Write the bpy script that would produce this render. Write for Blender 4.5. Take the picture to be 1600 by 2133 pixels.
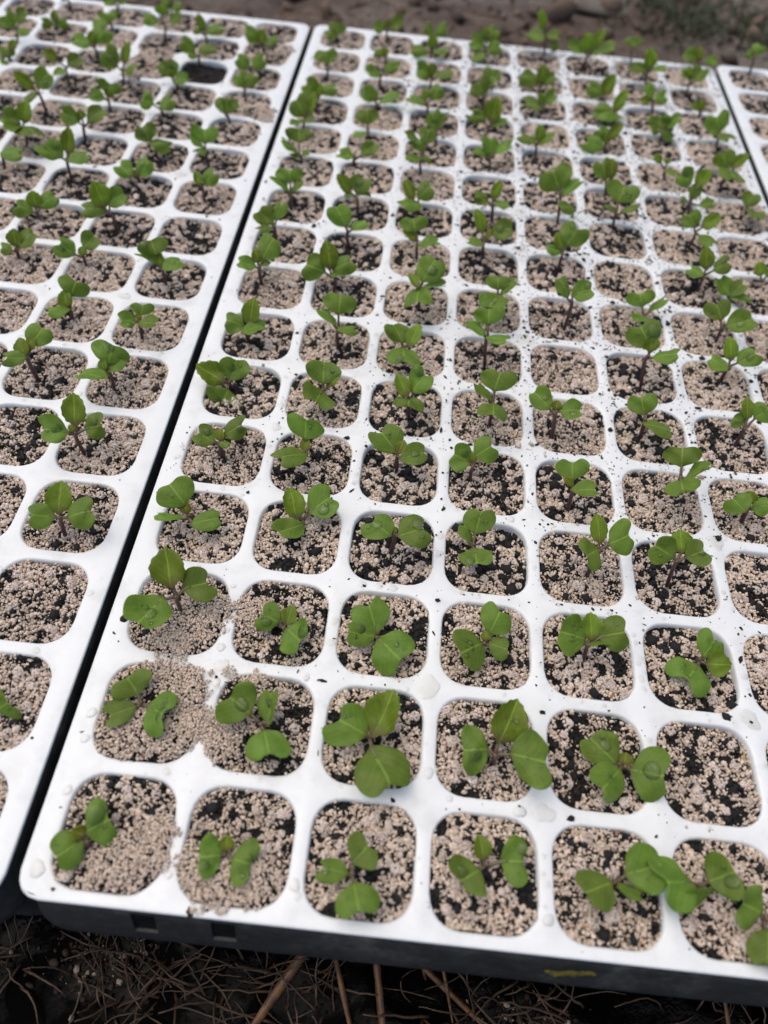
import bpy, bmesh, math, random
import numpy as np
from mathutils import Vector, Matrix

for o in list(bpy.data.objects):
    bpy.data.objects.remove(o)
SC = bpy.context.scene
COL = SC.collection
P = 0.036                      # cell pitch in metres; everything below is in pitches, scaled at the end by P

# ---------------------------------------------------------------- camera
cam_d = bpy.data.cameras.new('camera')
cam = bpy.data.objects.new('camera', cam_d)
COL.objects.link(cam)
RC = ((0.994049816, 0.0896083355, 0.0619298820),
      (0.108922833, -0.813116943, -0.571818724),
      (-0.000883487787, 0.575161876, -0.818039141))
CC = (2.38069042, -0.48287776, 6.27055524)
m = Matrix.Identity(4)
for i in range(3):
    m[i][0] = RC[0][i]
    m[i][1] = -RC[1][i]
    m[i][2] = -RC[2][i]
    m[i][3] = CC[i] * P
cam.matrix_world = m
cam_d.sensor_fit = 'HORIZONTAL'
cam_d.sensor_width = 36.0
cam_d.lens = 36.0 * 1468.2 / 1600.0
cam_d.clip_start = 0.01
cam_d.clip_end = 400.0
cam_d.dof.use_dof = True
cam_d.dof.focus_distance = 7.4 * P
cam_d.dof.aperture_fstop = 9.6
SC.camera = cam

# ---------------------------------------------------------------- sky, sun, exposure
w = bpy.data.worlds.new('World')
SC.world = w
w.use_nodes = True
nt = w.node_tree
bg = nt.nodes['Background']
sky = nt.nodes.new('ShaderNodeTexSky')
sky.sky_type = 'NISHITA'
sky.sun_disc = False
sky.sun_elevation = math.radians(70)
sky.sun_rotation = math.radians(-65)
sky.air_density = 0.6
sky.dust_density = 2.5
sky.ozone_density = 0.2
nt.links.new(sky.outputs[0], bg.inputs[0])
bg.inputs[1].default_value = 0.145
sd = bpy.data.lights.new('sun', 'SUN')
sd.energy = 1.15
sd.angle = math.radians(90)
sd.color = (1.0, 0.96, 0.82)
sun = bpy.data.objects.new('sun', sd)
COL.objects.link(sun)
az, el = math.radians(-65), math.radians(70)
dv = Vector((math.sin(az) * math.cos(el), math.cos(az) * math.cos(el), math.sin(el)))
sun.rotation_euler = dv.to_track_quat('Z', 'Y').to_euler()
SC.view_settings.view_transform = 'Standard'
SC.view_settings.look = 'None'
SC.view_settings.exposure = 0.5
SC.view_settings.gamma = 1.0
SC.view_settings.use_curve_mapping = False

rng = np.random.default_rng(11)
random.seed(5)

# ---------------------------------------------------------------- materials
def mat(name):
    mm = bpy.data.materials.new(name)
    mm.use_nodes = True
    t = mm.node_tree
    return mm, t, t.nodes['Principled BSDF']

def N(t, kind, **kw):
    n = t.nodes.new(kind)
    for k, v in kw.items():
        setattr(n, k, v)
    return n

def L(t, a, b):
    t.links.new(a, b)

def noise(t, scale, detail=4, rough=0.55, vec=None, dist=0.0):
    n = N(t, 'ShaderNodeTexNoise')
    n.inputs['Scale'].default_value = scale
    n.inputs['Detail'].default_value = detail
    n.inputs['Roughness'].default_value = rough
    n.inputs['Distortion'].default_value = dist
    if vec is None:
        tc = N(t, 'ShaderNodeTexCoord')
        vec = tc.outputs['Object']
    L(t, vec, n.inputs['Vector'])
    return n

def ramp(t, fac, stops):
    r = N(t, 'ShaderNodeValToRGB')
    e = r.color_ramp.elements
    while len(e) < len(stops):
        e.new(0.5)
    for i, (p, c) in enumerate(stops):
        e[i].position = p
        e[i].color = (c[0], c[1], c[2], 1)
    L(t, fac, r.inputs[0])
    return r

def mix(t, fac, a, b, blend='MIX'):
    n = N(t, 'ShaderNodeMix', data_type='RGBA', blend_type=blend)
    for s, v in ((n.inputs[0], fac), (n.inputs[6], a), (n.inputs[7], b)):
        if hasattr(v, 'is_linked'):
            L(t, v, s)
        else:
            s.default_value = v if not isinstance(v, tuple) else (v[0], v[1], v[2], 1)
    return n.outputs[2]

def bump(t, b, h, strength, dist):
    n = N(t, 'ShaderNodeBump')
    n.inputs['Strength'].default_value = strength
    n.inputs['Distance'].default_value = dist
    L(t, h, n.inputs['Height'])
    L(t, n.outputs[0], b.inputs['Normal'])

def math_n(t, op, a, b=None):
    n = N(t, 'ShaderNodeMath', operation=op)
    for i, v in enumerate((a, b)):
        if v is None:
            continue
        if hasattr(v, 'is_linked'):
            L(t, v, n.inputs[i])
        else:
            n.inputs[i].default_value = v
    return n.outputs[0]

# white tray plastic
M_TRAY, t, b = mat('white_plastic')
n1 = noise(t, 90, 5, 0.6)
n2 = noise(t, 600, 3, 0.6)
base = ramp(t, n1.outputs[0], [(0.30, (0.63, 0.63, 0.61)), (0.48, (0.71, 0.715, 0.70)), (0.8, (0.735, 0.74, 0.725))])
dirt = ramp(t, noise(t, 45, 8, 0.72).outputs[0], [(0.56, (1, 1, 1)), (0.76, (0.88, 0.85, 0.79))])
L(t, mix(t, 1.0, base.outputs[0], dirt.outputs[0], 'MULTIPLY'), b.inputs['Base Color'])
rr = ramp(t, n2.outputs[0], [(0.35, (0.28,) * 3), (0.7, (0.48,) * 3)])
L(t, rr.outputs[0], b.inputs['Roughness'])
b.inputs['Subsurface Weight'].default_value = 0.08
b.inputs['Subsurface Radius'].default_value = (0.002, 0.002, 0.002)
bump(t, b, noise(t, 220, 4, 0.6).outputs[0], 0.10, 0.0006)

# dark carrier plastic
M_CARRIER, t, b = mat('dark_plastic')
n1 = noise(t, 60, 8, 0.7)
r1 = ramp(t, n1.outputs[0], [(0.34, (0.018, 0.018, 0.017)), (0.54, (0.030, 0.030, 0.0285)), (0.72, (0.075, 0.075, 0.071))])
r2 = ramp(t, noise(t, 380, 6, 0.75).outputs[0], [(0.45, (0.75,) * 3), (0.72, (1.5, 1.5, 1.45))])
L(t, mix(t, 1.0, r1.outputs[0], r2.outputs[0], 'MULTIPLY'), b.inputs['Base Color'])
b.inputs['Roughness'].default_value = 0.6
bump(t, b, noise(t, 900, 4, 0.6).outputs[0], 0.15, 0.0004)

M_SLOT_SHADE, t, b = mat('slot_shade_black')  # near-black colour that paints the shade inside the carrier slots
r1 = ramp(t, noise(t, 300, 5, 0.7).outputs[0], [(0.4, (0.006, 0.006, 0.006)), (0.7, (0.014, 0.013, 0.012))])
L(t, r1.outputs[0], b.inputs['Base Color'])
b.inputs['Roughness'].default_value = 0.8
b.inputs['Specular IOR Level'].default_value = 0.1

M_YELLOW, t, b = mat('yellow_lichen')
r1 = ramp(t, noise(t, 500, 5, 0.7).outputs[0], [(0.35, (0.06, 0.05, 0.01)), (0.65, (0.22, 0.17, 0.015))])
L(t, r1.outputs[0], b.inputs['Base Color'])
b.inputs['Roughness'].default_value = 0.9

# gritty soil: colour comes with each grain
M_SOIL, t, b = mat('gritty_soil')
at = N(t, 'ShaderNodeAttribute', attribute_name='grain')
n1 = noise(t, 1500, 3, 0.6)
r1 = ramp(t, n1.outputs[0], [(0.32, (0.70, 0.65, 0.60)), (0.52, (1, 1, 1)), (0.75, (1.1, 1.08, 1.06))])
L(t, mix(t, 1.0, at.outputs['Color'], r1.outputs[0], 'MULTIPLY'), b.inputs['Base Color'])
b.inputs['Roughness'].default_value = 0.75
b.inputs['Specular IOR Level'].default_value = 0.35
bump(t, b, noise(t, 2600, 3, 0.7).outputs[0], 0.6, 0.0006)

# leaves
def leaf_mat(name, dark, mid, pale, red, serr):
    mm, t, b = mat(name)
    uv = N(t, 'ShaderNodeUVMap', uv_map='leaf')
    sep = N(t, 'ShaderNodeSeparateXYZ')
    L(t, uv.outputs[0], sep.inputs[0])
    oi = N(t, 'ShaderNodeObjectInfo')
    tc = N(t, 'ShaderNodeTexCoord')
    n1 = noise(t, 170, 4, 0.6, tc.outputs['Object'])
    col = ramp(t, n1.outputs[0], [(0.32, dark), (0.6, mid), (0.82, pale)]).outputs[0]
    # per leaf hue shift
    hs = N(t, 'ShaderNodeHueSaturation')
    L(t, math_n(t, 'MULTIPLY_ADD', oi.outputs['Random'], 0.022), hs.inputs['Hue'])
    hs.inputs['Hue'].links[0].from_node.inputs[2].default_value = 0.482
    L(t, math_n(t, 'MULTIPLY_ADD', oi.outputs['Random'], 0.35), hs.inputs['Value'])
    hs.inputs['Value'].links[0].from_node.inputs[2].default_value = 0.83
    L(t, col, hs.inputs['Color'])
    col = hs.outputs[0]
    # veins: midrib and side veins
    au = math_n(t, 'ABSOLUTE', math_n(t, 'SUBTRACT', sep.outputs[0], 0.5))
    midrib = ramp(t, au, [(0.008, (1, 1, 1)), (0.035, (0, 0, 0))]).outputs[0]
    ph = math_n(t, 'SUBTRACT', math_n(t, 'MULTIPLY', sep.outputs[1], 5.0), math_n(t, 'MULTIPLY', au, 6.0))
    fr = math_n(t, 'FRACT', math_n(t, 'ADD', ph, math_n(t, 'MULTIPLY', n1.outputs[0], 0.25)))
    side = ramp(t, math_n(t, 'ABSOLUTE', math_n(t, 'SUBTRACT', fr, 0.5)), [(0.0, (0.35,) * 3), (0.10, (0, 0, 0))]).outputs[0]
    vein = math_n(t, 'MULTIPLY', math_n(t, 'MAXIMUM', midrib, side), 0.46 if serr else 0.36)
    col = mix(t, vein, col, tuple(min(1, c * 1.9) for c in pale))
    # red flush near the leaf base
    fl = ramp(t, math_n(t, 'ADD', sep.outputs[1], math_n(t, 'MULTIPLY', au, 0.5)), [(0.02, (1, 1, 1)), (red, (0, 0, 0))]).outputs[0]
    col = mix(t, math_n(t, 'MULTIPLY', fl, 0.75), col, (0.11, 0.055, 0.035))
    L(t, col, b.inputs['Base Color'])
    b.inputs['Roughness'].default_value = 0.42
    b.inputs['Specular IOR Level'].default_value = 0.26
    bp = N(t, 'ShaderNodeBump')
    bp.inputs['Strength'].default_value = 0.35
    bp.inputs['Distance'].default_value = 0.0006
    hsum = math_n(t, 'SUBTRACT', noise(t, 420, 3, 0.6, tc.outputs['Object']).outputs[0], math_n(t, 'MULTIPLY', vein, 2.2))
    L(t, hsum, bp.inputs['Height'])
    L(t, bp.outputs[0], b.inputs['Normal'])
    tr = N(t, 'ShaderNodeBsdfTranslucent')
    L(t, mix(t, 1.0, col, (3.4, 2.9, 2.4), 'MULTIPLY'), tr.inputs['Color'])
    ms = N(t, 'ShaderNodeMixShader')
    ms.inputs[0].default_value = 0.36
    L(t, b.outputs[0], ms.inputs[1])
    L(t, tr.outputs[0], ms.inputs[2])
    L(t, ms.outputs[0], t.nodes['Material Output'].inputs[0])
    return mm

M_COT = leaf_mat('cotyledon_leaf', (0.104, 0.176, 0.022), (0.138, 0.222, 0.032), (0.180, 0.270, 0.050), 0.12, 0)
M_TRUE = leaf_mat('true_leaf', (0.108, 0.172, 0.013), (0.144, 0.218, 0.018), (0.185, 0.262, 0.032), 0.30, 1)
M_NEW = leaf_mat('new_leaf', (0.12, 0.155, 0.015), (0.17, 0.215, 0.02), (0.22, 0.26, 0.03), 0.45, 1)

M_STEM, t, b = mat('purple_stem')
uv = N(t, 'ShaderNodeUVMap', uv_map='leaf')
sep = N(t, 'ShaderNodeSeparateXYZ')
L(t, uv.outputs[0], sep.inputs[0])
r1 = ramp(t, sep.outputs[1], [(0.0, (0.045, 0.012, 0.018)), (0.6, (0.085, 0.035, 0.035)), (1.0, (0.12, 0.085, 0.04))])
r2 = ramp(t, noise(t, 700, 3).outputs[0], [(0.35, (0.7,) * 3), (0.65, (1.15,) * 3)])
L(t, mix(t, 1.0, r1.outputs[0], r2.outputs[0], 'MULTIPLY'), b.inputs['Base Color'])
b.inputs['Roughness'].default_value = 0.4

M_PET, t, b = mat('leaf_stalk')
uv = N(t, 'ShaderNodeUVMap', uv_map='leaf')
sep = N(t, 'ShaderNodeSeparateXYZ')
L(t, uv.outputs[0], sep.inputs[0])
r1 = ramp(t, sep.outputs[1], [(0.0, (0.10, 0.055, 0.04)), (0.6, (0.12, 0.11, 0.045)), (1.0, (0.10, 0.15, 0.035))])
L(t, r1.outputs[0], b.inputs['Base Color'])
b.inputs['Roughness'].default_value = 0.4

# clear water: see-through with the mirror of the sky at its rim
M_WATER, t, b = mat('clear_water')
t.nodes.remove(b)
fr = N(t, 'ShaderNodeFresnel')
fr.inputs['IOR'].default_value = 1.33
tr = N(t, 'ShaderNodeBsdfTransparent')
tr.inputs[0].default_value = (0.95, 0.955, 0.96, 1)
gl = N(t, 'ShaderNodeBsdfGlossy')
gl.inputs['Roughness'].default_value = 0.03
ms = N(t, 'ShaderNodeMixShader')
L(t, fr.outputs[0], ms.inputs[0])
L(t, tr.outputs[0], ms.inputs[1])
L(t, gl.outputs[0], ms.inputs[2])
L(t, ms.outputs[0], t.nodes['Material Output'].inputs[0])

# black film under the trays
M_FILM, t, b = mat('black_film')
r1 = ramp(t, noise(t, 30, 6, 0.7).outputs[0], [(0.4, (0.0009, 0.0009, 0.001)), (0.7, (0.0022, 0.002, 0.0018))])
L(t, r1.outputs[0], b.inputs['Base Color'])
b.inputs['Roughness'].default_value = 0.15
rs = ramp(t, noise(t, 55, 4, 0.6, None, 0.8).outputs[0], [(0.46, (0.006,) * 3), (0.60, (0.055,) * 3)])
L(t, rs.outputs[0], b.inputs['Specular IOR Level'])
bump(t, b, noise(t, 120, 4, 0.6).outputs[0], 0.3, 0.002)

# bare ground
M_GROUND, t, b = mat('bare_earth')
n1 = noise(t, 9, 8, 0.66)
r1 = ramp(t, n1.outputs[0], [(0.34, (0.024, 0.015, 0.010)), (0.48, (0.085, 0.053, 0.036)), (0.60, (0.135, 0.096, 0.070)), (0.74, (0.19, 0.155, 0.125))])
n2 = noise(t, 90, 8, 0.7)
r2 = ramp(t, n2.outputs[0], [(0.34, (0.45, 0.42, 0.4)), (0.62, (1.15,) * 3)])
n3 = noise(t, 3.1, 3, 0.5)
grey = ramp(t, n3.outputs[0], [(0.47, (0, 0, 0)), (0.60, (1, 1, 1))])
c = mix(t, grey.outputs[0], r1.outputs[0], (0.180, 0.152, 0.124))
L(t, mix(t, 1.0, c, r2.outputs[0], 'MULTIPLY'), b.inputs['Base Color'])
b.inputs['Roughness'].default_value = 0.85
bump(t, b, n2.outputs[0], 0.8, 0.006)

M_STONE, t, b = mat('grey_stone')
r1 = ramp(t, noise(t, 40, 7, 0.7).outputs[0], [(0.34, (0.075, 0.058, 0.045)), (0.6, (0.135, 0.112, 0.09)), (0.78, (0.19, 0.165, 0.14))])
L(t, r1.outputs[0], b.inputs['Base Color'])
b.inputs['Roughness'].default_value = 0.8
bump(t, b, noise(t, 160, 6, 0.7).outputs[0], 0.7, 0.003)

def straw_mat(name, a, bb, c):
    mm, t, b = mat(name)
    oi = N(t, 'ShaderNodeObjectInfo')
    r1 = ramp(t, noise(t, 160, 6, 0.7).outputs[0], [(0.3, a), (0.55, bb), (0.75, c)])
    L(t, r1.outputs[0], b.inputs['Base Color'])
    b.inputs['Roughness'].default_value = 0.5
    return mm
M_STRAW = straw_mat('dry_straw', (0.03, 0.013, 0.006), (0.12, 0.050, 0.012), (0.24, 0.115, 0.03))
M_TWIG = straw_mat('dead_stalk', (0.016, 0.009, 0.005), (0.060, 0.033, 0.016), (0.14, 0.082, 0.038))
M_GRASS = straw_mat('dark_grass', (0.018, 0.026, 0.006), (0.042, 0.060, 0.014), (0.08, 0.10, 0.026))

# ---------------------------------------------------------------- mesh helpers
def make_mesh(name, verts, faces, material, smooth=True, uvs=None, colors=None):
    me = bpy.data.meshes.new(name)
    v = np.asarray(verts, dtype=np.float64) * P
    me.from_pydata(v.tolist(), [], faces if isinstance(faces, list) else faces.tolist())
    me.materials.append(material)
    if smooth:
        me.polygons.foreach_set('use_smooth', np.ones(len(me.polygons), dtype=bool))
    if uvs is not None:
        ul = me.uv_layers.new(name='leaf')
        li = np.zeros(len(me.loops), dtype=np.int32)
        me.loops.foreach_get('vertex_index', li)
        ul.data.foreach_set('uv', np.asarray(uvs, dtype=np.float32)[li].ravel())
    if colors is not None:
        ca = me.attributes.new('grain', 'FLOAT_COLOR', 'POINT')
        cc = np.ones((len(v), 4), dtype=np.float32)
        cc[:, :3] = colors
        ca.data.foreach_set('color', cc.ravel())
    me.update()
    return me

def link(name, data, parent=None, label=None, cat=None, group=None, kind=None, loc=None):
    o = bpy.data.objects.new(name, data)
    COL.objects.link(o)
    if parent is not None:
        o.parent = parent
    if loc is not None:
        o.location = (loc[0] * P, loc[1] * P, loc[2] * P)
    if label:
        o['label'] = label
    if cat:
        o['category'] = cat
    if group:
        o['group'] = group
    if kind:
        o['kind'] = kind
    return o

def rounded(s, hx, hy, r):
    """map points s in the unit square's outline onto a rounded rectangle"""
    q = s * np.array([hx, hy])
    core = np.clip(q, [-(hx - r), -(hy - r)], [hx - r, hy - r])
    d = q - core
    n = np.linalg.norm(d, axis=1, keepdims=True)
    return core + r * d / np.maximum(n, 1e-9)

def tube(pts, radii, ns=7):
    pts = np.asarray(pts, float)
    k = len(pts)
    tg = np.gradient(pts, axis=0)
    tg /= np.linalg.norm(tg, axis=1, keepdims=True) + 1e-12
    V, F, UV = [], [], []
    ref = np.array([0.31, 0.87, 0.2])
    for i in range(k):
        a = np.cross(tg[i], ref)
        a /= np.linalg.norm(a) + 1e-12
        bb = np.cross(tg[i], a)
        for j in range(ns):
            th = 2 * math.pi * j / ns
            V.append(pts[i] + radii[i] * (math.cos(th) * a + math.sin(th) * bb))
            UV.append((j / ns, i / (k - 1)))
    for i in range(k - 1):
        for j in range(ns):
            j2 = (j + 1) % ns
            F.append([i * ns + j, i * ns + j2, (i + 1) * ns + j2, (i + 1) * ns + j])
    F.append(list(range(ns))[::-1])
    F.append([(k - 1) * ns + j for j in range(ns)])
    return V, F, UV

def ico():
    bm = bmesh.new()
    bmesh.ops.create_icosphere(bm, subdivisions=1, radius=1.0)
    v = np.array([x.co[:] for x in bm.verts])
    f = np.array([[q.index for q in x.verts] for x in bm.faces])
    bm.free()
    return v, f
ICO_V, ICO_F = ico()

def rand_rot(n, g):
    q = g.normal(size=(n, 4))
    q /= np.linalg.norm(q, axis=1, keepdims=True)
    a, b_, c, d = q.T
    return np.stack([np.stack([1 - 2 * (c * c + d * d), 2 * (b_ * c - a * d), 2 * (b_ * d + a * c)], 1),
                     np.stack([2 * (b_ * c + a * d), 1 - 2 * (b_ * b_ + d * d), 2 * (c * d - a * b_)], 1),
                     np.stack([2 * (b_ * d - a * c), 2 * (c * d + a * b_), 1 - 2 * (b_ * b_ + c * c)], 1)], 1)

def pebbles(pos, size, aspect, g, jitter=0.22):
    """many small rough grains in one go"""
    n = len(pos)
    nv = len(ICO_V)
    lv = ICO_V[None] * (1 + jitter * g.normal(size=(n, nv, 1)))
    lv = lv * aspect[:, None, :]
    R_ = rand_rot(n, g)
    lv = np.einsum('nij,nvj->nvi', R_, lv) * size[:, None, None] + pos[:, None, :]
    F = (ICO_F[None] + (np.arange(n) * nv)[:, None, None]).reshape(-1, 3)
    return lv.reshape(-1, 3), F

# ---------------------------------------------------------------- ground and film
def spaced(lo, hi, fine_lo, fine_hi, n):
    return np.concatenate([fine_lo - np.geomspace(1, fine_lo - lo + 1, 24)[::-1] + 1 - 0.4,
                           np.linspace(fine_lo, fine_hi, n), fine_hi + np.geomspace(1, hi - fine_hi + 1, 24) - 1 + 0.4])

class Field:
    def __init__(self, g, n, lo, hi):
        self.k = g.normal(size=(n, 2))
        self.k /= np.linalg.norm(self.k, axis=1, keepdims=True)
        self.k *= np.exp(g.uniform(math.log(lo), math.log(hi), (n, 1)))
        self.ph = g.uniform(0, 6.28, n)
        self.a = 1 / np.linalg.norm(self.k, axis=1)
        self.a /= np.sqrt((self.a ** 2).sum() / 2)
    def __call__(self, x, y):
        s = 0
        for (kx, ky), p, a in zip(self.k, self.ph, self.a):
            s = s + a * np.sin(kx * x + ky * y + p)
        return s

def grid_mesh(name, xs, ys, zf, material):
    X, Y = np.meshgrid(xs, ys)
    Z = zf(X, Y)
    V = np.stack([X.ravel(), Y.ravel(), Z.ravel()], 1)
    nx, ny = len(xs), len(ys)
    i = np.arange(nx * ny).reshape(ny, nx)
    F = np.stack([i[:-1, :-1], i[:-1, 1:], i[1:, 1:], i[1:, :-1]], -1).reshape(-1, 4)
    return make_mesh(name, V, F, material)

fg = Field(rng, 26, 0.25, 5.0)
GZ = -2.15
def gz(X, Y):
    near = np.exp(-((np.maximum(np.abs(X) - 20, 0)) ** 2 + (np.maximum(np.abs(Y - 14) - 22, 0)) ** 2) / 400)
    back = 1 / (1 + np.exp(-(Y - 17.5) * 1.5))
    return GZ - 0.45 * (1 - back) + fg(X, Y) * (0.08 + 0.24 * back) * near + 0.25 * back * near
link('ground', grid_mesh('ground', spaced(-1500, 1500, -16, 22, 130), spaced(-1500, 1500, -4, 32, 130), gz, M_GROUND), kind='structure')

ff = Field(rng, 30, 0.6, 9.0)
def fz(X, Y):
    wr = ff(X, Y)
    return -1.86 - 0.09 - 0.05 * wr + 0.05 * np.abs(np.sin(1.7 * X + 0.9 * Y + wr * 0.6)) ** 6 - 0.6 * np.clip((Y - 15.9) / 0.6, 0, 1)
link('mulch_film', grid_mesh('mulch_film', np.linspace(-12, 18, 200), np.linspace(-7, 16.4, 110), fz, M_FILM), kind='structure')

# ---------------------------------------------------------------- seed trays
HALF = 0.430
def perimeter(k):
    s = np.sin(np.linspace(-1, 1, k + 1)[:-1] * math.pi / 2)
    s = 0.55 * s + 0.45 * np.linspace(-1, 1, k + 1)[:-1]
    one = np.ones(k)
    return np.concatenate([np.stack([s, -one], 1), np.stack([one, s], 1), np.stack([-s, one], 1), np.stack([-one, -s], 1)])

MX, MY0, MY1 = 0.14, 0.03, 0.07
def build_tray():
    per = perimeter(12)
    k = len(per)
    rings = [(0.5, 0.0001, 0.0), (0.456, 0.266, 0.0), (0.448, 0.261, -0.003), (0.441, 0.256, -0.009), (0.435, 0.251, -0.020),
             (0.431, 0.247, -0.04), (0.428, 0.243, -0.09), (0.415, 0.23, -0.3), (0.37, 0.20, -0.75)]
    V = []
    for h, r, z in rings:
        q = rounded(per, h, h, r) if r > 0.001 else per * h
        V.append(np.column_stack([q, np.full(k, z)]))
    V = np.concatenate(V)
    F = []
    for i in range(len(rings) - 1):
        for j in range(k):
            j2 = (j + 1) % k
            F.append([i * k + j, i * k + j2, (i + 1) * k + j2, (i + 1) * k + j])
    F.append([(len(rings) - 1) * k + j for j in range(k)])
    allV, allF = [], []
    n0 = 0
    for r in range(16):
        for c in range(8):
            allV.append(V + np.array([c + 0.5, r + 0.5, 0]))
            allF += [[a + n0 for a in f] for f in F]
            n0 += len(V)
    # flat border and rolled edge all round
    s = 0.5 + 0.5 * per[:12, 0]
    xs = np.concatenate([s + i for i in range(8)])
    ys = np.concatenate([s + i for i in range(16)])
    loop = np.concatenate([np.column_stack([xs, 0 * xs]), np.column_stack([0 * ys + 8, ys]),
                           np.column_stack([8 - xs, 0 * xs + 16]), np.column_stack([0 * ys, 16 - ys])])
    cx, cy = 4.0, (16 + MY1 - MY0) / 2
    hx, hy = 4 + MX, (16 + MY0 + MY1) / 2
    sq = np.column_stack([(loop[:, 0] - 4) / 4, (loop[:, 1] - 8) / 8])
    rows = [np.column_stack([loop, 0 * loop[:, 0]])]
    for d, z in ((-0.012, 0.0), (-0.003, -0.003), (0.003, -0.011), (0.004, -0.028), (-0.002, -0.045), (-0.04, -0.047)):
        q = rounded(sq, hx + d, hy + d, 0.20 + d) + np.array([cx, cy])
        rows.append(np.column_stack([q, np.full(len(q), z)]))
    kk = len(loop)
    for i in range(len(rows) - 1):
        for j in range(kk):
            j2 = (j + 1) % kk
            allF.append([n0 + i * kk + j2, n0 + i * kk + j, n0 + (i + 1) * kk + j, n0 + (i + 1) * kk + j2])
    allV += rows
    me = make_mesh('seed_tray', np.concatenate(allV), allF, M_TRAY)
    bm = bmesh.new()
    bm.from_mesh(me)
    bmesh.ops.remove_doubles(bm, verts=bm.verts, dist=1e-6)
    bmesh.ops.recalc_face_normals(bm, faces=bm.faces)
    bm.to_mesh(me)
    bm.free()
    return me

tray_me = build_tray()
TR = {'L': (-8.39, -0.05), 'C': (0.0, 0.0), 'R': (8.39, 0.15)}
TRAY_LABEL = {'L': 'white plastic plug tray at the left, running out of the left edge',
              'C': 'white plastic plug tray filling the middle, between the two black gaps',
              'R': 'white plastic plug tray at the far right, only its back corner showing'}
trays = {}
for k in 'LCR':
    trays[k] = link('seed_tray', tray_me, label=TRAY_LABEL[k], cat='seed tray', group='white trays side by side', loc=(TR[k][0], TR[k][1], 0))

# ---------------------------------------------------------------- dark carriers under the trays
def build_carrier():
    prof = [(-0.10, -0.05), (-0.03, -0.05), (0.02, -0.085), (0.05, -0.16), (0.12, -0.40), (0.15, -0.50), (0.16, -0.60), (0.13, -0.65), (0.08, -0.62),
            (0.00, -0.62), (-0.03, -1.85), (-0.08, -1.85), (-0.10, -0.60)]
    per = perimeter(40)
    k = len(per)
    hx, hy = 4 + MX - 0.01, (16 + MY0 + MY1) / 2 - 0.01
    V = []
    for d, z in prof:
        dx = d * 0.25 if d > 0 else d
        q = rounded(per, hx + dx, hy + d, 0.34)
        V.append(np.column_stack([q, np.full(k, z)]))
    n = len(prof)
    F = []
    for i in range(n):
        i2 = (i + 1) % n
        for j in range(k):
            j2 = (j + 1) % k
            F.append([i * k + j2, i * k + j, i2 * k + j, i2 * k + j2])
    V = np.concatenate(V) + np.array([4.0, (16 + MY1 - MY0) / 2, 0])
    me = make_mesh('rim', V, F, M_CARRIER)
    bm = bmesh.new()
    bm.from_mesh(me)
    bmesh.ops.recalc_face_normals(bm, faces=bm.faces)
    bm.to_mesh(me)
    bm.free()
    # sunk slots in the front flange
    cutter = bmesh.new()
    for sx in (0.76, 1.39, 6.6, 7.2):
        res = bmesh.ops.create_cube(cutter, size=1.0)
        M_ = Matrix.Translation(((sx + 0.09) * P, -0.165 * P, -0.255 * P)) @ Matrix.Diagonal((0.19 * P, 0.27 * P, 0.30 * P, 1))
        bmesh.ops.transform(cutter, matrix=M_, verts=res['verts'])
    cm = bpy.data.meshes.new('slot_cut')
    cutter.to_mesh(cm)
    cutter.free()
    a = bpy.data.objects.new('tmp_rim', me)
    c = bpy.data.objects.new('tmp_cut', cm)
    COL.objects.link(a)
    COL.objects.link(c)
    md = a.modifiers.new('cut', 'BOOLEAN')
    md.operation = 'DIFFERENCE'
    md.object = c
    md.solver = 'EXACT'
    dg = bpy.context.evaluated_depsgraph_get()
    out = bpy.data.meshes.new_from_object(a.evaluated_get(dg))
    bpy.data.objects.remove(a)
    bpy.data.objects.remove(c)
    out.name = 'rim'
    out.set_sharp_from_angle(angle=math.radians(40))
    return out
rim_me = build_carrier()
x0, x1, y0, y1 = -0.06, 8.06, 0.06, 15.98
fv = [(x, y, z) for z in (-1.86, -1.80) for x, y in ((x0, y0), (x1, y0), (x1, y1), (x0, y1))]
floor_me = make_mesh('floor', fv, [[3, 2, 1, 0], [4, 5, 6, 7], [0, 1, 5, 4], [1, 2, 6, 5], [2, 3, 7, 6], [3, 0, 4, 7]], M_CARRIER, smooth=False)
CL = {'L': 'dark grey plastic carrier under the left white tray, its rounded corner showing',
      'C': 'dark grey plastic carrier under the middle white tray, with slots and yellow stain',
      'R': 'dark plastic carrier hidden below the far right white tray'}
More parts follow.
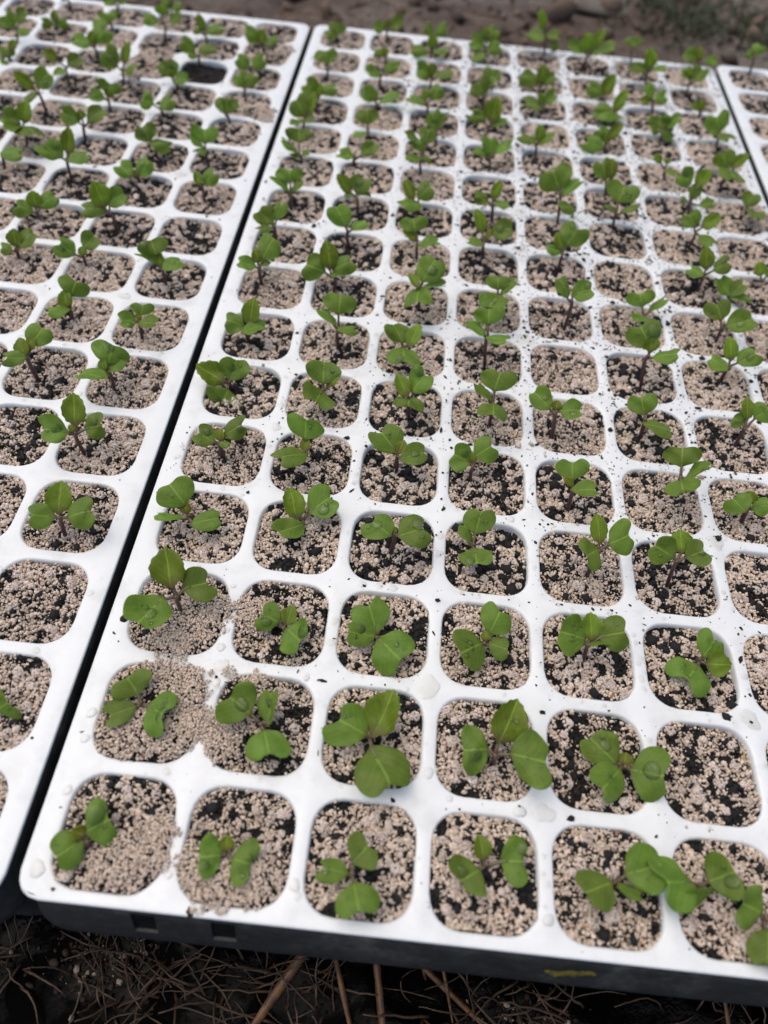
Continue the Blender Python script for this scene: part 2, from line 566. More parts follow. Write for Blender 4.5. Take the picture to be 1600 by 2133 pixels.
for k in 'LCR':
    e = link('carrier_tray', None, label=CL[k], cat='carrier tray', group='dark carriers under the white trays', loc=(TR[k][0], TR[k][1], 0))
    link('rim', rim_me, parent=e)
    link('floor', floor_me, parent=e)
    for sx in (0.76, 1.39, 6.6, 7.2):  # dark plate added in each slot, standing in for the shade there
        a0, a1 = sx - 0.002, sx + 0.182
        link('slot_shade', make_mesh('slot_shade', [(a0, -0.040, -0.11), (a1, -0.040, -0.11), (a1, -0.118, -0.404), (a0, -0.118, -0.404),
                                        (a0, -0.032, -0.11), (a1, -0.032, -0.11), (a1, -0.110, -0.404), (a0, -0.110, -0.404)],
                               [[3, 2, 1, 0], [4, 5, 6, 7], [0, 1, 5, 4], [2, 3, 7, 6], [1, 2, 6, 5], [3, 0, 4, 7]], M_SLOT_SHADE, smooth=False), parent=e)
    if k == 'C':
        # crust of yellow algae on the flange
        V, F = [], []
        nseg = 26
        g = np.random.default_rng(4)
        for i in range(nseg + 1):
            u = i / nseg
            x = 4.03 + 0.40 * u
            wdt = 0.10 * (math.sin(math.pi * min(1, max(0, u))) ** 0.45) * (0.75 + 0.5 * g.random())
            mid = 0.5 + 0.14 * math.sin(u * 5) + 0.05 * g.normal()
            for sgn in (-1, 0, 1):
                v = mid + sgn * wdt * 2.2
                y = -0.05 - 0.07 * v - 0.03
                z = -0.16 - 0.24 * v
                nrm = np.array([0, -0.96, 0.28])
                p = np.array([x, y, z]) + nrm * (0.006 + (0.006 if sgn == 0 else -0.004)) + np.array([0, 0.006, 0])
                V.append(p)
        for i in range(nseg):
            for j in range(2):
                F.append([i * 3 + j, i * 3 + j + 1, i * 3 + 4 + j, i * 3 + 3 + j])
        link('stain', make_mesh('stain', V, F, M_YELLOW), parent=e)

# ---------------------------------------------------------------- soil plugs
def soil_height(g):
    f = Field(g, 14, 4.0, 22.0)
    return lambda x, y: 0.016 * f(x, y)

def soil_mesh(name, g, dark=0.25, level=-0.085, fine=False, fill=1.0, blobs=(), peat=False, patch=None):
    hf = soil_height(g)
    cl = Field(g, 40, 9.0, 62.0)
    cl.a = np.ones_like(cl.a) / math.sqrt(20)
    q = np.array([0.0])
    n = 1750
    xy = g.uniform(-1, 1, (int(n * 1.35), 2)) * HALF
    def inside(p, h, r):
        c = np.clip(p, -(h - r), h - r)
        return np.linalg.norm(p - c, axis=1) < r
    h_in = HALF + 0.0
    xy = xy[inside(xy, h_in, 0.235)][:n]
    lift = np.zeros(len(xy))
    z = level + hf(xy[:, 0], xy[:, 1])
    if blobs:
        ex, ez = [], []
        for bx, by, r, hgt in blobs:
            area = math.pi * r * r
            kx = int(2500 * area)
            rr = r * np.sqrt(g.random(kx))
            th = g.uniform(0, 2 * math.pi, kx)
            wob = 1 + 0.16 * np.sin(3 * th + bx * 40) + 0.12 * np.sin(7 * th + by * 31)
            ex.append(np.stack([bx + rr * wob * np.cos(th), by + rr * wob * np.sin(th)], 1))
            ez.append(0.012 + hgt * np.clip(1 - (rr / r) ** 2, 0, 1))
        ex = np.concatenate(ex)
        ez = np.concatenate(ez)
        # inside the pocket the heap also lifts the soil surface
        for bx, by, r, hgt in blobs:
            d2 = ((xy - [bx, by]) ** 2).sum(1) / (r * 1.35) ** 2
            z = np.maximum(z, np.where(d2 < 1, level + (0.012 - level + hgt) * np.sqrt(np.clip(1 - d2, 0, 1)), z))
        xy = np.concatenate([xy, ex])
        z = np.concatenate([z, ez])
    nb = len(xy)
    fx = g.uniform(-1, 1, (900, 2)) * HALF
    fx = fx[inside(fx, h_in, 0.235)]
    xy = np.concatenate([xy, fx])
    z = np.concatenate([z, level + hf(fx[:, 0], fx[:, 1]) + 0.006])
    nn = len(xy)
    c = cl(xy[:, 0], xy[:, 1]) + 0.45 * g.normal(size=nn)
    thr = np.quantile(c, 1 - dark * 0.75)
    isdark = c > thr
    for bx, by, r, hgt in (blobs if fine else ()):
        isdark &= ~((((xy - [bx, by]) ** 2).sum(1) < (r * 1.15) ** 2) & (g.random(nn) < 0.93))
    size = g.choice([0.0115, 0.0145, 0.018, 0.024], nn, p=[0.34, 0.36, 0.22, 0.08]) * g.uniform(0.85, 1.12, nn)
    size[nb:] = g.uniform(0.0055, 0.0095, nn - nb)
    if fine:
        size = size * 0.84
    for bx, by, r, hgt in blobs:
        size = np.where(((xy - [bx, by]) ** 2).sum(1) < (r * 1.1) ** 2, np.minimum(size, 0.0115), size)
    size = np.where(isdark, size * g.uniform(0.8, 1.5, nn), size)
    z = z + np.where(isdark, -0.016, 0.0) + g.normal(size=nn) * 0.006
    asp = np.clip(1 + 0.2 * g.normal(size=(nn, 3)), 0.6, 1.5)
    asp[isdark] = np.clip(1 + 0.4 * g.normal(size=(isdark.sum(), 3)), 0.4, 2.0)
    pal = np.array([(0.66, 0.555, 0.475), (0.60, 0.50, 0.43), (0.72, 0.615, 0.535), (0.52, 0.43, 0.365), (0.69, 0.57, 0.50)])
    col = pal[g.integers(0, len(pal), nn)] * g.uniform(0.86, 1.1, (nn, 1))
    odd = g.random(nn)
    col[odd < 0.006] = (0.45, 0.29, 0.13)
    col[(odd > 0.006) & (odd < 0.011)] = (0.28, 0.14, 0.11)
    col[isdark] = np.array([0.010, 0.0095, 0.009]) * g.uniform(0.6, 1.6, (isdark.sum(), 1))
    col = col * np.array([1.06, 1.03, 0.955])
    if peat:
        col = np.array([0.018, 0.013, 0.010]) * g.uniform(0.5, 2.2, (nn, 1))
    pos = np.column_stack([xy, z])
    # crumbs: little grains stuck together in lumps
    cp, cs, cc = [], [], []
    for _ in range(16):
        p = g.uniform(-0.36, 0.36, 2)
        R = g.uniform(0.022, 0.045)
        kx = int(16 + 500 * R)
        d = g.normal(size=(kx, 3))
        d /= np.linalg.norm(d, axis=1, keepdims=True)
        d[:, 2] = np.abs(d[:, 2])
        zz = level + hf(p[0], p[1])
        cp.append(np.array([p[0], p[1], zz + 0.004]) + d * R * [1, 1, 0.75])
        cs.append(np.full(kx, 0.0125) * g.uniform(0.8, 1.25, kx))
        cc.append(np.tile(pal[g.integers(0, len(pal))], (kx, 1)) * g.uniform(0.9, 1.08, (kx, 1)))
    if not peat:
        cpos = np.concatenate(cp)
        pos = np.concatenate([pos, cpos])
        size = np.concatenate([size, np.concatenate(cs)])
        asp = np.concatenate([asp, np.ones((len(cpos), 3))])
        col = np.concatenate([col, np.concatenate(cc)])
    # char lumps
    kx = int(12 + 90 * dark)
    cxy = g.uniform(-0.37, 0.37, (kx, 2))
    cz = level + hf(cxy[:, 0], cxy[:, 1]) - 0.002
    if blobs:
        cz = np.maximum(cz, 0)*0 + cz
    pos = np.concatenate([pos, np.column_stack([cxy, cz])])
    size = np.concatenate([size, g.uniform(0.016, 0.044, kx)])
    asp = np.concatenate([asp, np.clip(1 + 0.4 * g.normal(size=(kx, 3)), 0.4, 1.8)])
    col = np.concatenate([col, np.tile((0.010, 0.0095, 0.010), (kx, 1))])
    # peat fibres lying between the grains
    kx = 14
    cxy = g.uniform(-0.37, 0.37, (kx, 2))
    pos = np.concatenate([pos, np.column_stack([cxy, level + hf(cxy[:, 0], cxy[:, 1]) + 0.012])])
    size = np.concatenate([size, g.uniform(0.005, 0.009, kx)])
    asp = np.concatenate([asp, np.column_stack([g.uniform(3, 9, kx), g.uniform(0.5, 0.9, kx), g.uniform(0.5, 0.9, kx)])])
    col = np.concatenate([col, np.array([0.035, 0.02, 0.014]) * g.uniform(0.5, 2.0, (kx, 1))])
    V, F = pebbles(pos, size, asp, g, 0.16)
    C = np.repeat(col, len(ICO_V), 0)
    # body of the plug below the grains
    per = perimeter(8)
    k = len(per)
    ctr = []
    Vb, Cb = [], []
    for s in (0.0, 0.35, 0.7, 0.97):
        q_ = rounded(per, (HALF - 0.004) * max(s, 0.02), (HALF - 0.004) * max(s, 0.02), 0.235 * max(s, 0.02))
        Vb.append(np.column_stack([q_, level - 0.022 + hf(q_[:, 0], q_[:, 1])]))
    q_ = rounded(per, 0.395, 0.395, 0.21)
    Vb.append(np.column_stack([q_, np.full(k, -0.45)]))
    Vb = np.concatenate(Vb)
    n0 = len(V)
    Fb = []
    for i in range(4):
        for j in range(k):
            j2 = (j + 1) % k
            Fb.append([n0 + i * k + j2, n0 + i * k + j, n0 + (i + 1) * k + j, n0 + (i + 1) * k + j2])
    Fb.append([n0 + j for j in range(k)])
    V = np.concatenate([V, Vb])
    C = np.concatenate([C, np.tile((0.022, 0.016, 0.012), (len(Vb), 1))])
    return make_mesh(name, V, F.tolist() + Fb, M_SOIL, colors=C)

VAR = []
for i, (dk, lv) in enumerate([(0.20, -0.035), (0.27, -0.04), (0.34, -0.045), (0.42, -0.05), (0.24, -0.035), (0.38, -0.055),
                              (0.50, -0.055), (0.30, -0.04), (0.58, -0.06), (0.15, -0.035), (0.42, -0.045), (0.33, -0.05), (0.66, -0.05), (0.74, -0.055)]):
    VAR.append(soil_mesh('soil', np.random.default_rng(100 + i), dk, lv, fine=(i % 3 == 0)))
PEAT = soil_mesh('soil', np.random.default_rng(77), 0.9, -0.085, peat=True)

ORD = ['', 'first', 'second', 'third', 'fourth', 'fifth', 'sixth', 'seventh', 'eighth', 'ninth', 'tenth', 'eleventh', 'twelfth',
       'thirteenth', 'fourteenth', 'fifteenth', 'sixteenth']
def where(tr, c, r):
    if tr == 'L':
        return '%s row from front, %s cell from right, left tray' % (ORD[r + 1], ORD[8 - c])
    return '%s row from front, %s cell from left, %s tray' % (ORD[r + 1], ORD[c + 1], 'middle' if tr == 'C' else 'right')

# seedlings, in thousandths of a cell pitch: tray column row, foot xyz, crown xyz | leaf kind, blade foot xyz, tip xyz, width, facing
DATA = """
C 0 0 317 378 -90 328 403 80|c 309 470 93 474 580 121 399 61 -332 941|c 285 397 90 134 246 133 304 358 -94 929|s 297 431 107 210 446 163 133 505 -175 845
C 1 0 1412 417 -90 1421 419 70|c 1388 405 82 1224 363 132 324 319 -102 942|c 1488 383 84 1672 351 113 362 -171 -88 981|s 1423 435 80 1413 535 136 133 190 -461 867
C 2 0 2438 360 -90 2432 360 158|c 2435 442 182 2556 586 226 308 -75 -229 971|c 2395 356 165 2161 377 210 196 201 153 967|c 2458 289 185 2526 69 262 346 -145 285 948
C 3 0 3558 541 -90 3499 539 70|t 3475 577 93 3436 736 161 158 182 -347 920|c 3438 495 90 3274 392 135 357 218 81 973|c 3618 580 105 3827 583 164 376 -264 -168 950
C 4 0 4637 523 -90 4584 541 70|c 4494 503 97 4250 401 163 341 111 332 937|c 4633 586 95 4892 664 221 376 -386 -175 906|c 4552 484 92 4745 459 132 159 -70 660 748
C 5 0 5342 539 -90 5247 563 70|c 5145 582 112 4816 517 242 436 307 267 914|c 5298 599 100 5483 672 212 367 -457 -170 873|c 5316 524 96 5039 429 149 238 365 -817 447
C 6 0 6170 345 -90 5719 372 70|c 5680 416 92 5504 461 146 360 188 -373 909|c 5709 288 90 5620 25 148 278 -90 241 966
C 3 1 3587 1397 -90 3563 1411 144|c 3488 1441 157 3258 1396 188 426 179 -245 953|c 3698 1410 199 4000 1327 324 457 -427 -240 872|t 3585 1511 198 3733 1813 361 316 62 -497 865
C 4 1 4775 1440 -90 4711 1452 70|c 4621 1468 91 4394 1666 156 343 60 -250 966|c 4655 1408 98 4439 1177 216 321 400 94 912|c 4773 1422 94 5052 1356 190 474 -373 -270 888|s 4710 1461 77 4724 1547 124 147 -361 -404 841
C 0 1 384 1565 -90 428 1535 70|c 384 1604 108 262 1723 196 382 320 -332 887|c 379 1493 81 147 1356 123 241 183 -10 983|c 504 1512 96 723 1401 178 393 -358 -23 934
C 0 2 524 2517 -90 521 2515 285|t 467 2582 338 355 2850 539 336 8 -599 801|c 573 2589 303 839 2677 345 356 42 -529 848|c 409 2454 325 286 2116 432 414 282 193 940
C 1 2 1534 2443 -90 1536 2418 70|c 1485 2449 97 1295 2487 169 303 238 -449 861|t 1556 2438 86 1606 2604 164 159 -186 -374 909|c 1576 2389 87 1759 2222 163 363 -404 -27 914
C 0 3 365 3494 -90 367 3495 156|c 320 3587 234 141 3721 404 417 307 -564 767|s 353 3513 172 305 3613 258 130 -11 -652 758|c 333 3447 176 63 3450 259 226 233 633 738|c 437 3380 184 714 3493 226 241 -85 -164 983
C 1 3 1547 3650 -90 1541 3649 117|t 1475 3601 172 1371 3886 319 239 364 -320 875|c 1595 3720 158 1830 3902 275 384 -144 -396 907|c 1550 3552 148 1312 3364 235 252 385 -61 921
L 7 3 -900 3222 -90 -854 3261 258|t -868 3287 282 -890 3533 467 268 125 -588 799|c -903 3244 274 -1113 3173 357 283 414 -192 890|c -749 3235 295 -492 3312 382 334 -157 -462 873
L 7 1 -854 1382 -90 -771 1357 70|c -769 1356 73 -680 1416 113 355 57 -600 798
C 1 1 1517 1471 -90 1503 1464 122|c 1399 1526 158 1174 1641 250 419 202 -335 920|c 1570 1453 147 1554 1747 228 244 -680 -229 697|c 1551 1388 147 1652 1147 206 377 -78 208 975
C 2 1 2466 1437 -90 2464 1437 144|c 2420 1449 156 2112 1555 242 421 225 -131 966|t 2503 1456 163 2608 1807 322 324 -339 -301 891|c 2494 1325 182 2690 989 305 490 -44 320 947
C 2 2 2467 2436 -90 2436 2425 70|c 2431 2465 89 2305 2723 230 396 293 -344 892|c 2413 2417 80 2151 2391 175 260 352 -122 928|c 2461 2398 80 2694 2161 148 450 -378 -107 920
C 2 3 2484 3451 -90 2494 3450 330|c 2457 3405 348 2228 3537 411 336 102 -280 955|c 2553 3417 348 2836 3525 418 377 -126 -281 951|s 2494 3448 334 2463 3494 364 107 -12 -558 829
C 2 4 2469 4534 -90 2451 4534 277|c 2433 4553 293 2208 4735 465 379 251 -484 838|c 2493 4455 296 2773 4576 339 267 0 -339 941|s 2462 4527 287 2498 4653 382 145 -296 -519 802
C 4 9 4609 9830 -90 4525 9847 394|c 4485 9900 474 4318 10058 722 527 -156 -877 453|c 4547 9865 425 4760 9943 671 268 -719 -169 674|c 4508 9722 349 4774 9721 294 217 191 -346 918
C 0 15 374 15542 -90 391 15401 70|c 388 15423 96 358 15565 279 368 83 -782 618|c 357 15434 89 176 15196 178 249 494 -51 868
C 3 2 3504 2460 -90 3484 2467 84|c 3509 2560 135 3599 2767 270 334 -181 -481 858|c 3434 2451 108 3215 2274 216 426 465 -35 885|c 3516 2453 97 3689 2400 151 236 -321 -96 942|s 3481 2486 98 3472 2568 146 104 -150 -517 843
C 4 2 4483 2449 -90 4425 2488 229|c 4387 2544 259 4127 2544 351 403 287 -518 806|t 4445 2546 270 4428 2744 399 228 18 -547 837|c 4523 2564 303 4754 2588 415 344 -354 -439 826|c 4425 2498 234 4601 2531 317 158 -435 540 720
C 5 2 5629 2532 -90 5574 2545 70|c 5592 2585 99 5700 2738 242 295 -282 -541 792|t 5612 2501 98 5810 2479 176 241 -373 -400 837|c 5531 2472 86 5334 2266 140 436 98 163 982
C 3 3 3367 3519 -90 3332 3527 153|c 3338 3631 224 3383 3835 387 336 -139 -599 788|c 3299 3543 168 3203 3729 277 189 644 -109 758|c 3338 3477 164 3372 3257 201 344 -296 114 948
C 4 3 4569 3434 -90 4545 3447 437|t 4549 3506 479 4492 3735 633 181 14 -554 832|c 4637 3489 502 4839 3557 644 347 -347 -554 757|c 4531 3441 443 4370 3286 525 340 454 -1 891
C 5 3 5447 3413 -90 5372 3469 366|c 5317 3491 390 5088 3551 483 324 81 -736 672|t 5397 3538 421 5362 3716 542 237 -383 -569 728|c 5440 3490 416 5610 3526 540 300 -428 -522 737
C 6 4 6412 4340 -90 6363 4380 197|c 6291 4299 229 6155 4461 259 301 -473 -529 704|t 6369 4410 225 6361 4521 314 143 -195 -623 758|c 6395 4363 204 6530 4373 307 213 -555 -336 761
C 3 4 3336 4552 -90 3317 4556 189|c 3273 4586 208 3051 4626 277 332 99 -692 715|c 3318 4640 256 3513 4738 388 320 -251 -565 786|s 3312 4587 214 3291 4668 281 101 189 -598 779
C 4 4 4443 4293 -90 4389 4316 298|c 4366 4388 350 4336 4564 497 359 -246 -647 722|c 4368 4267 316 4642 4272 381 225 -232 19 972|s 4373 4322 309 4280 4404 379 98 103 -579 809
C 5 4 5624 4553 -90 5581 4580 363|c 5566 4673 436 5545 4832 578 401 -375 -643 668|c 5627 4562 373 5841 4645 579 247 -714 391 581|c 5554 4530 379 5525 4275 447 374 -488 276 828
C 6 5 6549 5520 -90 6534 5529 249|t 6539 5608 333 6494 5788 502 156 -143 -695 704|c 6604 5600 372 6730 5639 515 297 -470 -650 597|c 6524 5603 273 6386 5627 300 211 -15 -794 608
C 2 5 2558 5371 -90 2548 5371 322|t 2490 5338 367 2359 5546 506 188 184 -463 867|c 2554 5420 372 2697 5595 570 324 -307 -592 745|c 2520 5361 328 2516 5183 352 370 0 134 991
C 3 5 3541 5397 -90 3500 5404 356|c 3496 5501 454 3543 5662 646 426 -141 -741 657|c 3485 5414 363 3299 5571 499 223 609 35 792|c 3498 5363 370 3481 5096 458 352 63 309 949
C 4 5 4301 5313 -90 4211 5341 372|c 4152 5372 391 3941 5534 501 275 20 -542 840|c 4276 5348 395 4511 5330 472 245 -310 -430 848|s 4220 5360 394 4232 5430 470 128 -218 -699 681
C 5 5 5402 5471 -90 5344 5500 238|c 5321 5554 280 5243 5733 437 348 -316 -697 644|c 5312 5418 259 5617 5320 312 260 -131 123 984
C 2 6 2408 6314 -90 2379 6314 251|c 2365 6342 283 2235 6484 458 310 282 -633 721|t 2459 6268 303 2548 6495 473 196 -243 -521 818|c 2388 6259 261 2423 5931 314 418 9 160 987
C 3 6 3490 6484 -90 3423 6494 397|c 3411 6586 508 3392 6722 686 390 -109 -795 596|c 3383 6492 413 3132 6607 517 236 401 44 915|c 3415 6457 408 3676 6376 477 226 -201 170 965
C 3 7 3534 7424 -90 3570 7418 322|c 3559 7464 382 3532 7572 523 336 -118 -800 589|c 3612 7435 354 3779 7528 527 206 -661 -172 730|c 3585 7436 330 3428 6973 491 412 8 326 945
C 4 7 4546 7315 -90 4513 7324 443|c 4462 7341 461 4324 7519 656 238 483 -448 752|c 4522 7375 481 4753 7383 627 291 -422 -571 704
C 5 6 5546 6401 -90 5443 6447 413|c 5441 6537 489 5247 6727 673 424 -258 -797 546|c 5476 6394 426 5771 6395 546 255 -374 32 927|t 5448 6474 448 5436 6603 604 188 -15 -772 635
C 6 6 6596 6651 -90 6581 6660 220|t 6583 6701 264 6524 6889 471 185 -109 -750 652|c 6662 6657 275 6848 6681 451 285 -583 -450 676|c 6496 6504 270 6287 6665 304 213 -99 -327 940
C 5 7 5696 7628 -90 5647 7648 97|c 5595 7724 172 5522 7859 327 387 -290 -785 547|c 5696 7667 150 5865 7750 368 231 -809 135 572|c 5636 7604 110 5461 7395 189 227 120 259 958
C 6 7 6666 7387 -90 6626 7408 223|c 6593 7473 287 6469 7654 456 346 -166 -734 659|c 6680 7394 243 6958 7380 446 332 -531 -484 695
C 6 8 6601 8497 -90 6564 8514 246|t 6580 8550 303 6507 8721 537 217 -59 -814 578|c 6669 8513 321 6843 8535 494 260 -553 -552 624|c 6506 8424 264 6327 8594 288 198 -179 -318 931
C 7 8 7254 8306 -90 6962 8270 70|c 6940 8295 90 6770 8493 264 251 80 -618 782|c 6954 8291 95 7102 8374 289 224 -562 -514 648|c 6978 8269 73 7241 8166 146 234 -154 281 947
C 7 9 7461 9170 -90 7554 8758 70|t 7508 8807 112 7445 8937 258 174 -136 -767 627|c 7570 8798 127 7653 8810 211 159 -409 -754 514
C 2 7 2534 7384 -90 2522 7384 346|c 2545 7431 409 2687 7601 668 395 -310 -706 636|t 2489 7249 444 2367 7485 485 148 108 -117 987|c 2570 7377 357 2874 7428 435 255 -275 224 935|c 2508 7346 354 2496 6898 433 375 -285 174 943
C 4 8 4550 8651 -90 4535 8654 232|c 4564 8720 329 4715 8869 588 423 -176 -805 566|t 4526 8685 269 4409 8817 448 208 100 -769 631|c 4517 8694 242 4267 8672 286 204 188 -234 954
C 0 4 482 4471 -90 481 4471 225|c 423 4446 245 218 4496 342 273 332 -345 878|c 522 4550 262 754 4681 361 245 -75 -510 857|s 480 4481 234 469 4579 321 117 -69 -667 742|c 487 4449 231 604 4416 260 100 -234 22 972
C 1 4 1421 4462 -90 1431 4463 229|c 1417 4572 324 1408 4750 493 419 125 -680 723|c 1452 4415 249 1155 4236 365 293 244 205 948|s 1431 4461 233 1428 4584 333 117 -188 -623 760
C 0 5 337 5522 -90 330 5520 95|t 283 5485 122 -25 5570 288 286 337 -420 843|c 356 5547 113 417 5738 293 371 221 -706 673|c 348 5417 59 292 5213 -15 458 328 -401 855
C 1 5 1513 5495 -90 1500 5494 178|c 1480 5541 228 1471 5718 419 425 106 -729 677|c 1490 5462 188 1431 5155 279 436 468 169 868|s 1540 5517 201 1663 5673 344 139 -177 -586 791
C 0 6 413 6407 -90 394 6401 190|t 421 6436 222 448 6645 471 236 -102 -758 644|c 352 6394 209 126 6400 296 278 303 -491 817|c 373 6257 232 642 6478 264 280 -174 73 982
C 1 6 1554 6451 -90 1550 6451 327|c 1536 6551 451 1546 6696 642 428 90 -794 601|c 1519 6456 338 1302 6571 522 246 678 121 725|c 1547 6354 351 1803 6416 392 213 -173 79 982
C 0 7 346 7586 -90 325 7580 244|c 367 7653 330 503 7832 552 335 -100 -744 660|t 307 7603 282 266 7695 426 161 487 -668 563|c 283 7547 262 38 7538 335 205 270 -451 851|c 318 7617 255 471 7617 281 124 -173 -46 984
C 1 7 1313 7593 -90 1323 7594 208|t 1283 7643 282 1226 7832 576 275 409 -729 549|c 1205 7616 254 931 7619 338 386 168 -799 577|c 1329 7667 252 1593 7750 390 282 -173 -664 728|c 1289 7601 217 1503 7647 254 178 -188 105 977
C 0 8 350 8602 -90 335 8599 205|c 315 8619 228 101 8662 394 321 397 -626 672|c 365 8649 272 448 8797 486 219 -245 -749 615|c 316 8520 234 157 8337 314 205 177 262 949
C 1 8 1438 8621 -90 1413 8619 245|c 1374 8649 298 1210 8774 537 356 364 -700 614|c 1463 8634 260 1669 8720 372 199 -338 -330 881
L 7 4 -1038 4309 -90 -1038 4309 319|t -1043 4367 369 -1090 4595 607 259 123 -704 700|c -1108 4273 348 -1363 4217 453 322 420 -298 857|c -938 4347 350 -727 4383 411 291 -66 -748 660|s -1046 4300 327 -1097 4346 384 82 572 -303 762
L 7 5 -1019 5256 -90 -996 5269 295|c -999 5336 363 -957 5511 525 441 371 -677 635|t -1041 5256 320 -1061 5361 425 106 81 -696 713|c -1011 5279 302 -849 5442 389 197 -200 -298 933|c -952 5126 344 -1270 5143 393 258 161 193 968
L 6 5 -1932 5320 -90 -1935 5318 393|c -1893 5414 459 -1776 5609 590 300 182 -618 765|t -1927 5258 430 -2006 5414 547 166 98 -565 819|s -1890 5344 431 -1893 5487 539 117 169 -589 790|c -1904 5229 423 -2129 5132 479 200 362 -336 869
L 6 6 -1926 6447 -90 -1904 6461 153|c -1892 6565 261 -1823 6717 411 392 403 -729 554|t -1921 6436 171 -1973 6567 330 183 118 -748 653|c -1887 6424 166 -2107 6237 249 240 206 184 961
L 7 6 -966 6231 -90 -939 6244 253|c -901 6305 301 -890 6405 415 291 340 -722 603|c -963 6229 262 -1142 6147 323 226 458 -413 787|c -899 6176 277 -647 6159 344 209 -267 -176 947|s -941 6256 261 -928 6305 316 90 335 -743 580
L 7 7 -937 7338 -90 -949 7333 259|c -1007 7400 382 -1085 7516 547 410 292 -710 641|t -948 7330 262 -978 7434 413 148 20 -821 570|c -889 7252 288 -677 7435 340 228 32 -309 951|c -983 7362 290 -1238 7339 447 240 484 288 826
L 6 7 -2076 7512 -90 -2085 7507 162|c -2179 7472 194 -2381 7486 372 302 562 -480 674|c -2077 7590 230 -1932 7731 362 268 101 -733 673|t -2083 7504 164 -2090 7578 262 123 132 -784 607
L 5 7 -3031 7506 -90 -3014 7518 151|t -3013 7537 176 -3027 7659 357 206 183 -810 558|c -2941 7523 176 -2814 7754 303 235 38 -496 867|c -3029 7443 164 -3184 7449 218 179 272 -472 839
L 6 8 -1935 8361 -90 -1955 8351 295|t -2011 8372 368 -2110 8496 650 321 639 -597 486|c -1983 8441 365 -1758 8575 504 278 51 -760 648|c -2006 8367 316 -2283 8203 439 276 484 -182 856
L 5 8 -3062 8453 -90 -3088 8437 127|t -3085 8465 166 -3112 8573 357 221 453 -748 484|c -3028 8502 169 -2840 8679 282 243 218 -676 704|c -3119 8399 147 -3339 8356 247 280 435 -517 737
L 7 9 -887 9373 -90 -893 9371 241|t -909 9309 275 -974 9446 415 136 464 -512 723|c -859 9390 253 -682 9526 396 243 28 -738 674
L 6 9 -1969 9700 -90 -2000 9687 90|c -2059 9592 117 -2261 9682 284 300 386 -532 753|c -1954 9667 107 -1818 9866 272 261 137 -686 714|s -2010 9665 101 -2030 9719 165 134 302 -676 672
L 5 9 -3020 9560 -90 -2997 9573 306|t -2961 9622 357 -2937 9800 665 217 116 -864 491|c -3056 9554 328 -3282 9551 550 374 588 -552 591|c -2879 9400 375 -2625 9572 428 249 8 -308 951
L 7 10 -1048 10382 -90 -1075 10373 245|c -1077 10424 314 -1105 10591 520 430 252 -736 629|c -1093 10376 261 -1306 10400 441 224 648 101 755|c -1084 10338 255 -1152 10147 305 167 327 131 936
L 6 10 -1961 10490 -90 -1993 10477 207|c -1994 10489 220 -2114 10587 415 376 271 -784 558|c -1983 10434 199 -1658 10562 138 284 276 -257 926
L 5 10 -3220 10780 -90 -3171 10804 186|t -3191 10834 263 -3219 10880 378 164 401 -813 422|c -3250 10793 240 -3474 10756 395 300 526 -589 614|c -3100 10859 224 -2871 11048 397 275 23 -688 725
L 4 10 -4069 10427 -90 -4033 10448 249|c -4066 10460 277 -4277 10408 452 309 611 -545 574|t -3997 10491 288 -3946 10654 554 229 161 -854 495|c -4031 10445 250 -3638 10088 409 444 -11 395 919|c -4041 10428 258 -4061 10061 395 314 122 342 932
L 4 11 -4045 11386 -90 -4077 11369 340|t -4136 11362 393 -4369 11345 640 196 612 -583 535|c -4097 11429 405 -3902 11578 593 321 134 -839 528|c -4087 11336 335 -4306 11213 292 204 -52 -244 968
L 5 11 -3111 11761 -90 -3107 11763 167|c -3066 11811 228 -3039 11931 400 402 383 -784 488|t -3088 11779 182 -3042 11851 290 168 367 -838 404|c -3136 11732 179 -3375 11689 274 224 380 -643 665
L 6 11 -2157 11780 -90 -2193 11767 103|c -2310 11750 165 -2487 11725 256 297 337 -845 416|c -2126 11632 153 -1987 11915 261 266 160 -419 894|s -2198 11784 142 -2206 11809 200 148 317 -850 420
L 7 11 -1038 11780 -90 -1055 11775 99|c -1057 11798 128 -1067 11952 323 424 240 -757 608|c -1101 11788 152 -1170 11807 231 87 459 -686 564
L 6 12 -2218 12764 -90 -2228 12761 94|c -2266 12787 159 -2371 12931 377 380 217 -762 610|t -2235 12789 161 -2245 12831 262 155 302 -869 392|c -2166 12635 135 -1950 12896 193 275 57 -262 963
L 7 12 -986 12780 -90 -952 12788 90|c -974 12802 122 -1091 12904 319 281 417 -683 600|c -933 12813 122 -778 12931 319 236 -54 -836 546
L 7 13 -1045 13712 -90 -1037 13681 70|c -1048 13697 83 -1288 13679 218 269 384 -714 586|c -1003 13697 88 -751 13807 220 269 25 -790 612
L 7 14 -972 14662 -90 -996 14657 80|c -1056 14703 140 -1306 14669 303 281 439 -730 524|t -1005 14662 98 -1027 14749 312 235 201 -900 388|c -937 14678 99 -696 14766 201 221 -184 -488 853
L 6 13 -2045 13774 -90 -2055 13771 138|c -2101 13814 198 -2323 13782 377 293 511 -693 509|c -2021 13842 174 -1739 13921 281 249 -158 -546 823|c -2079 13787 150 -2202 13535 250 238 381 175 908
L 6 14 -2138 14754 -90 -2154 14749 121|t -2161 14762 158 -2246 14837 425 183 539 -750 384|c -2109 14769 139 -1801 14897 254 282 -109 -508 854|c -2197 14744 140 -2356 14716 197 137 359 -606 710
L 5 14 -3015 14780 -90 -2972 14795 233|t -2963 14836 333 -2950 14897 482 290 309 -890 335|c -3016 14717 257 -3308 14679 328 242 258 -645 720|c -2799 14750 296 -2539 14683 391 228 -407 -612 678
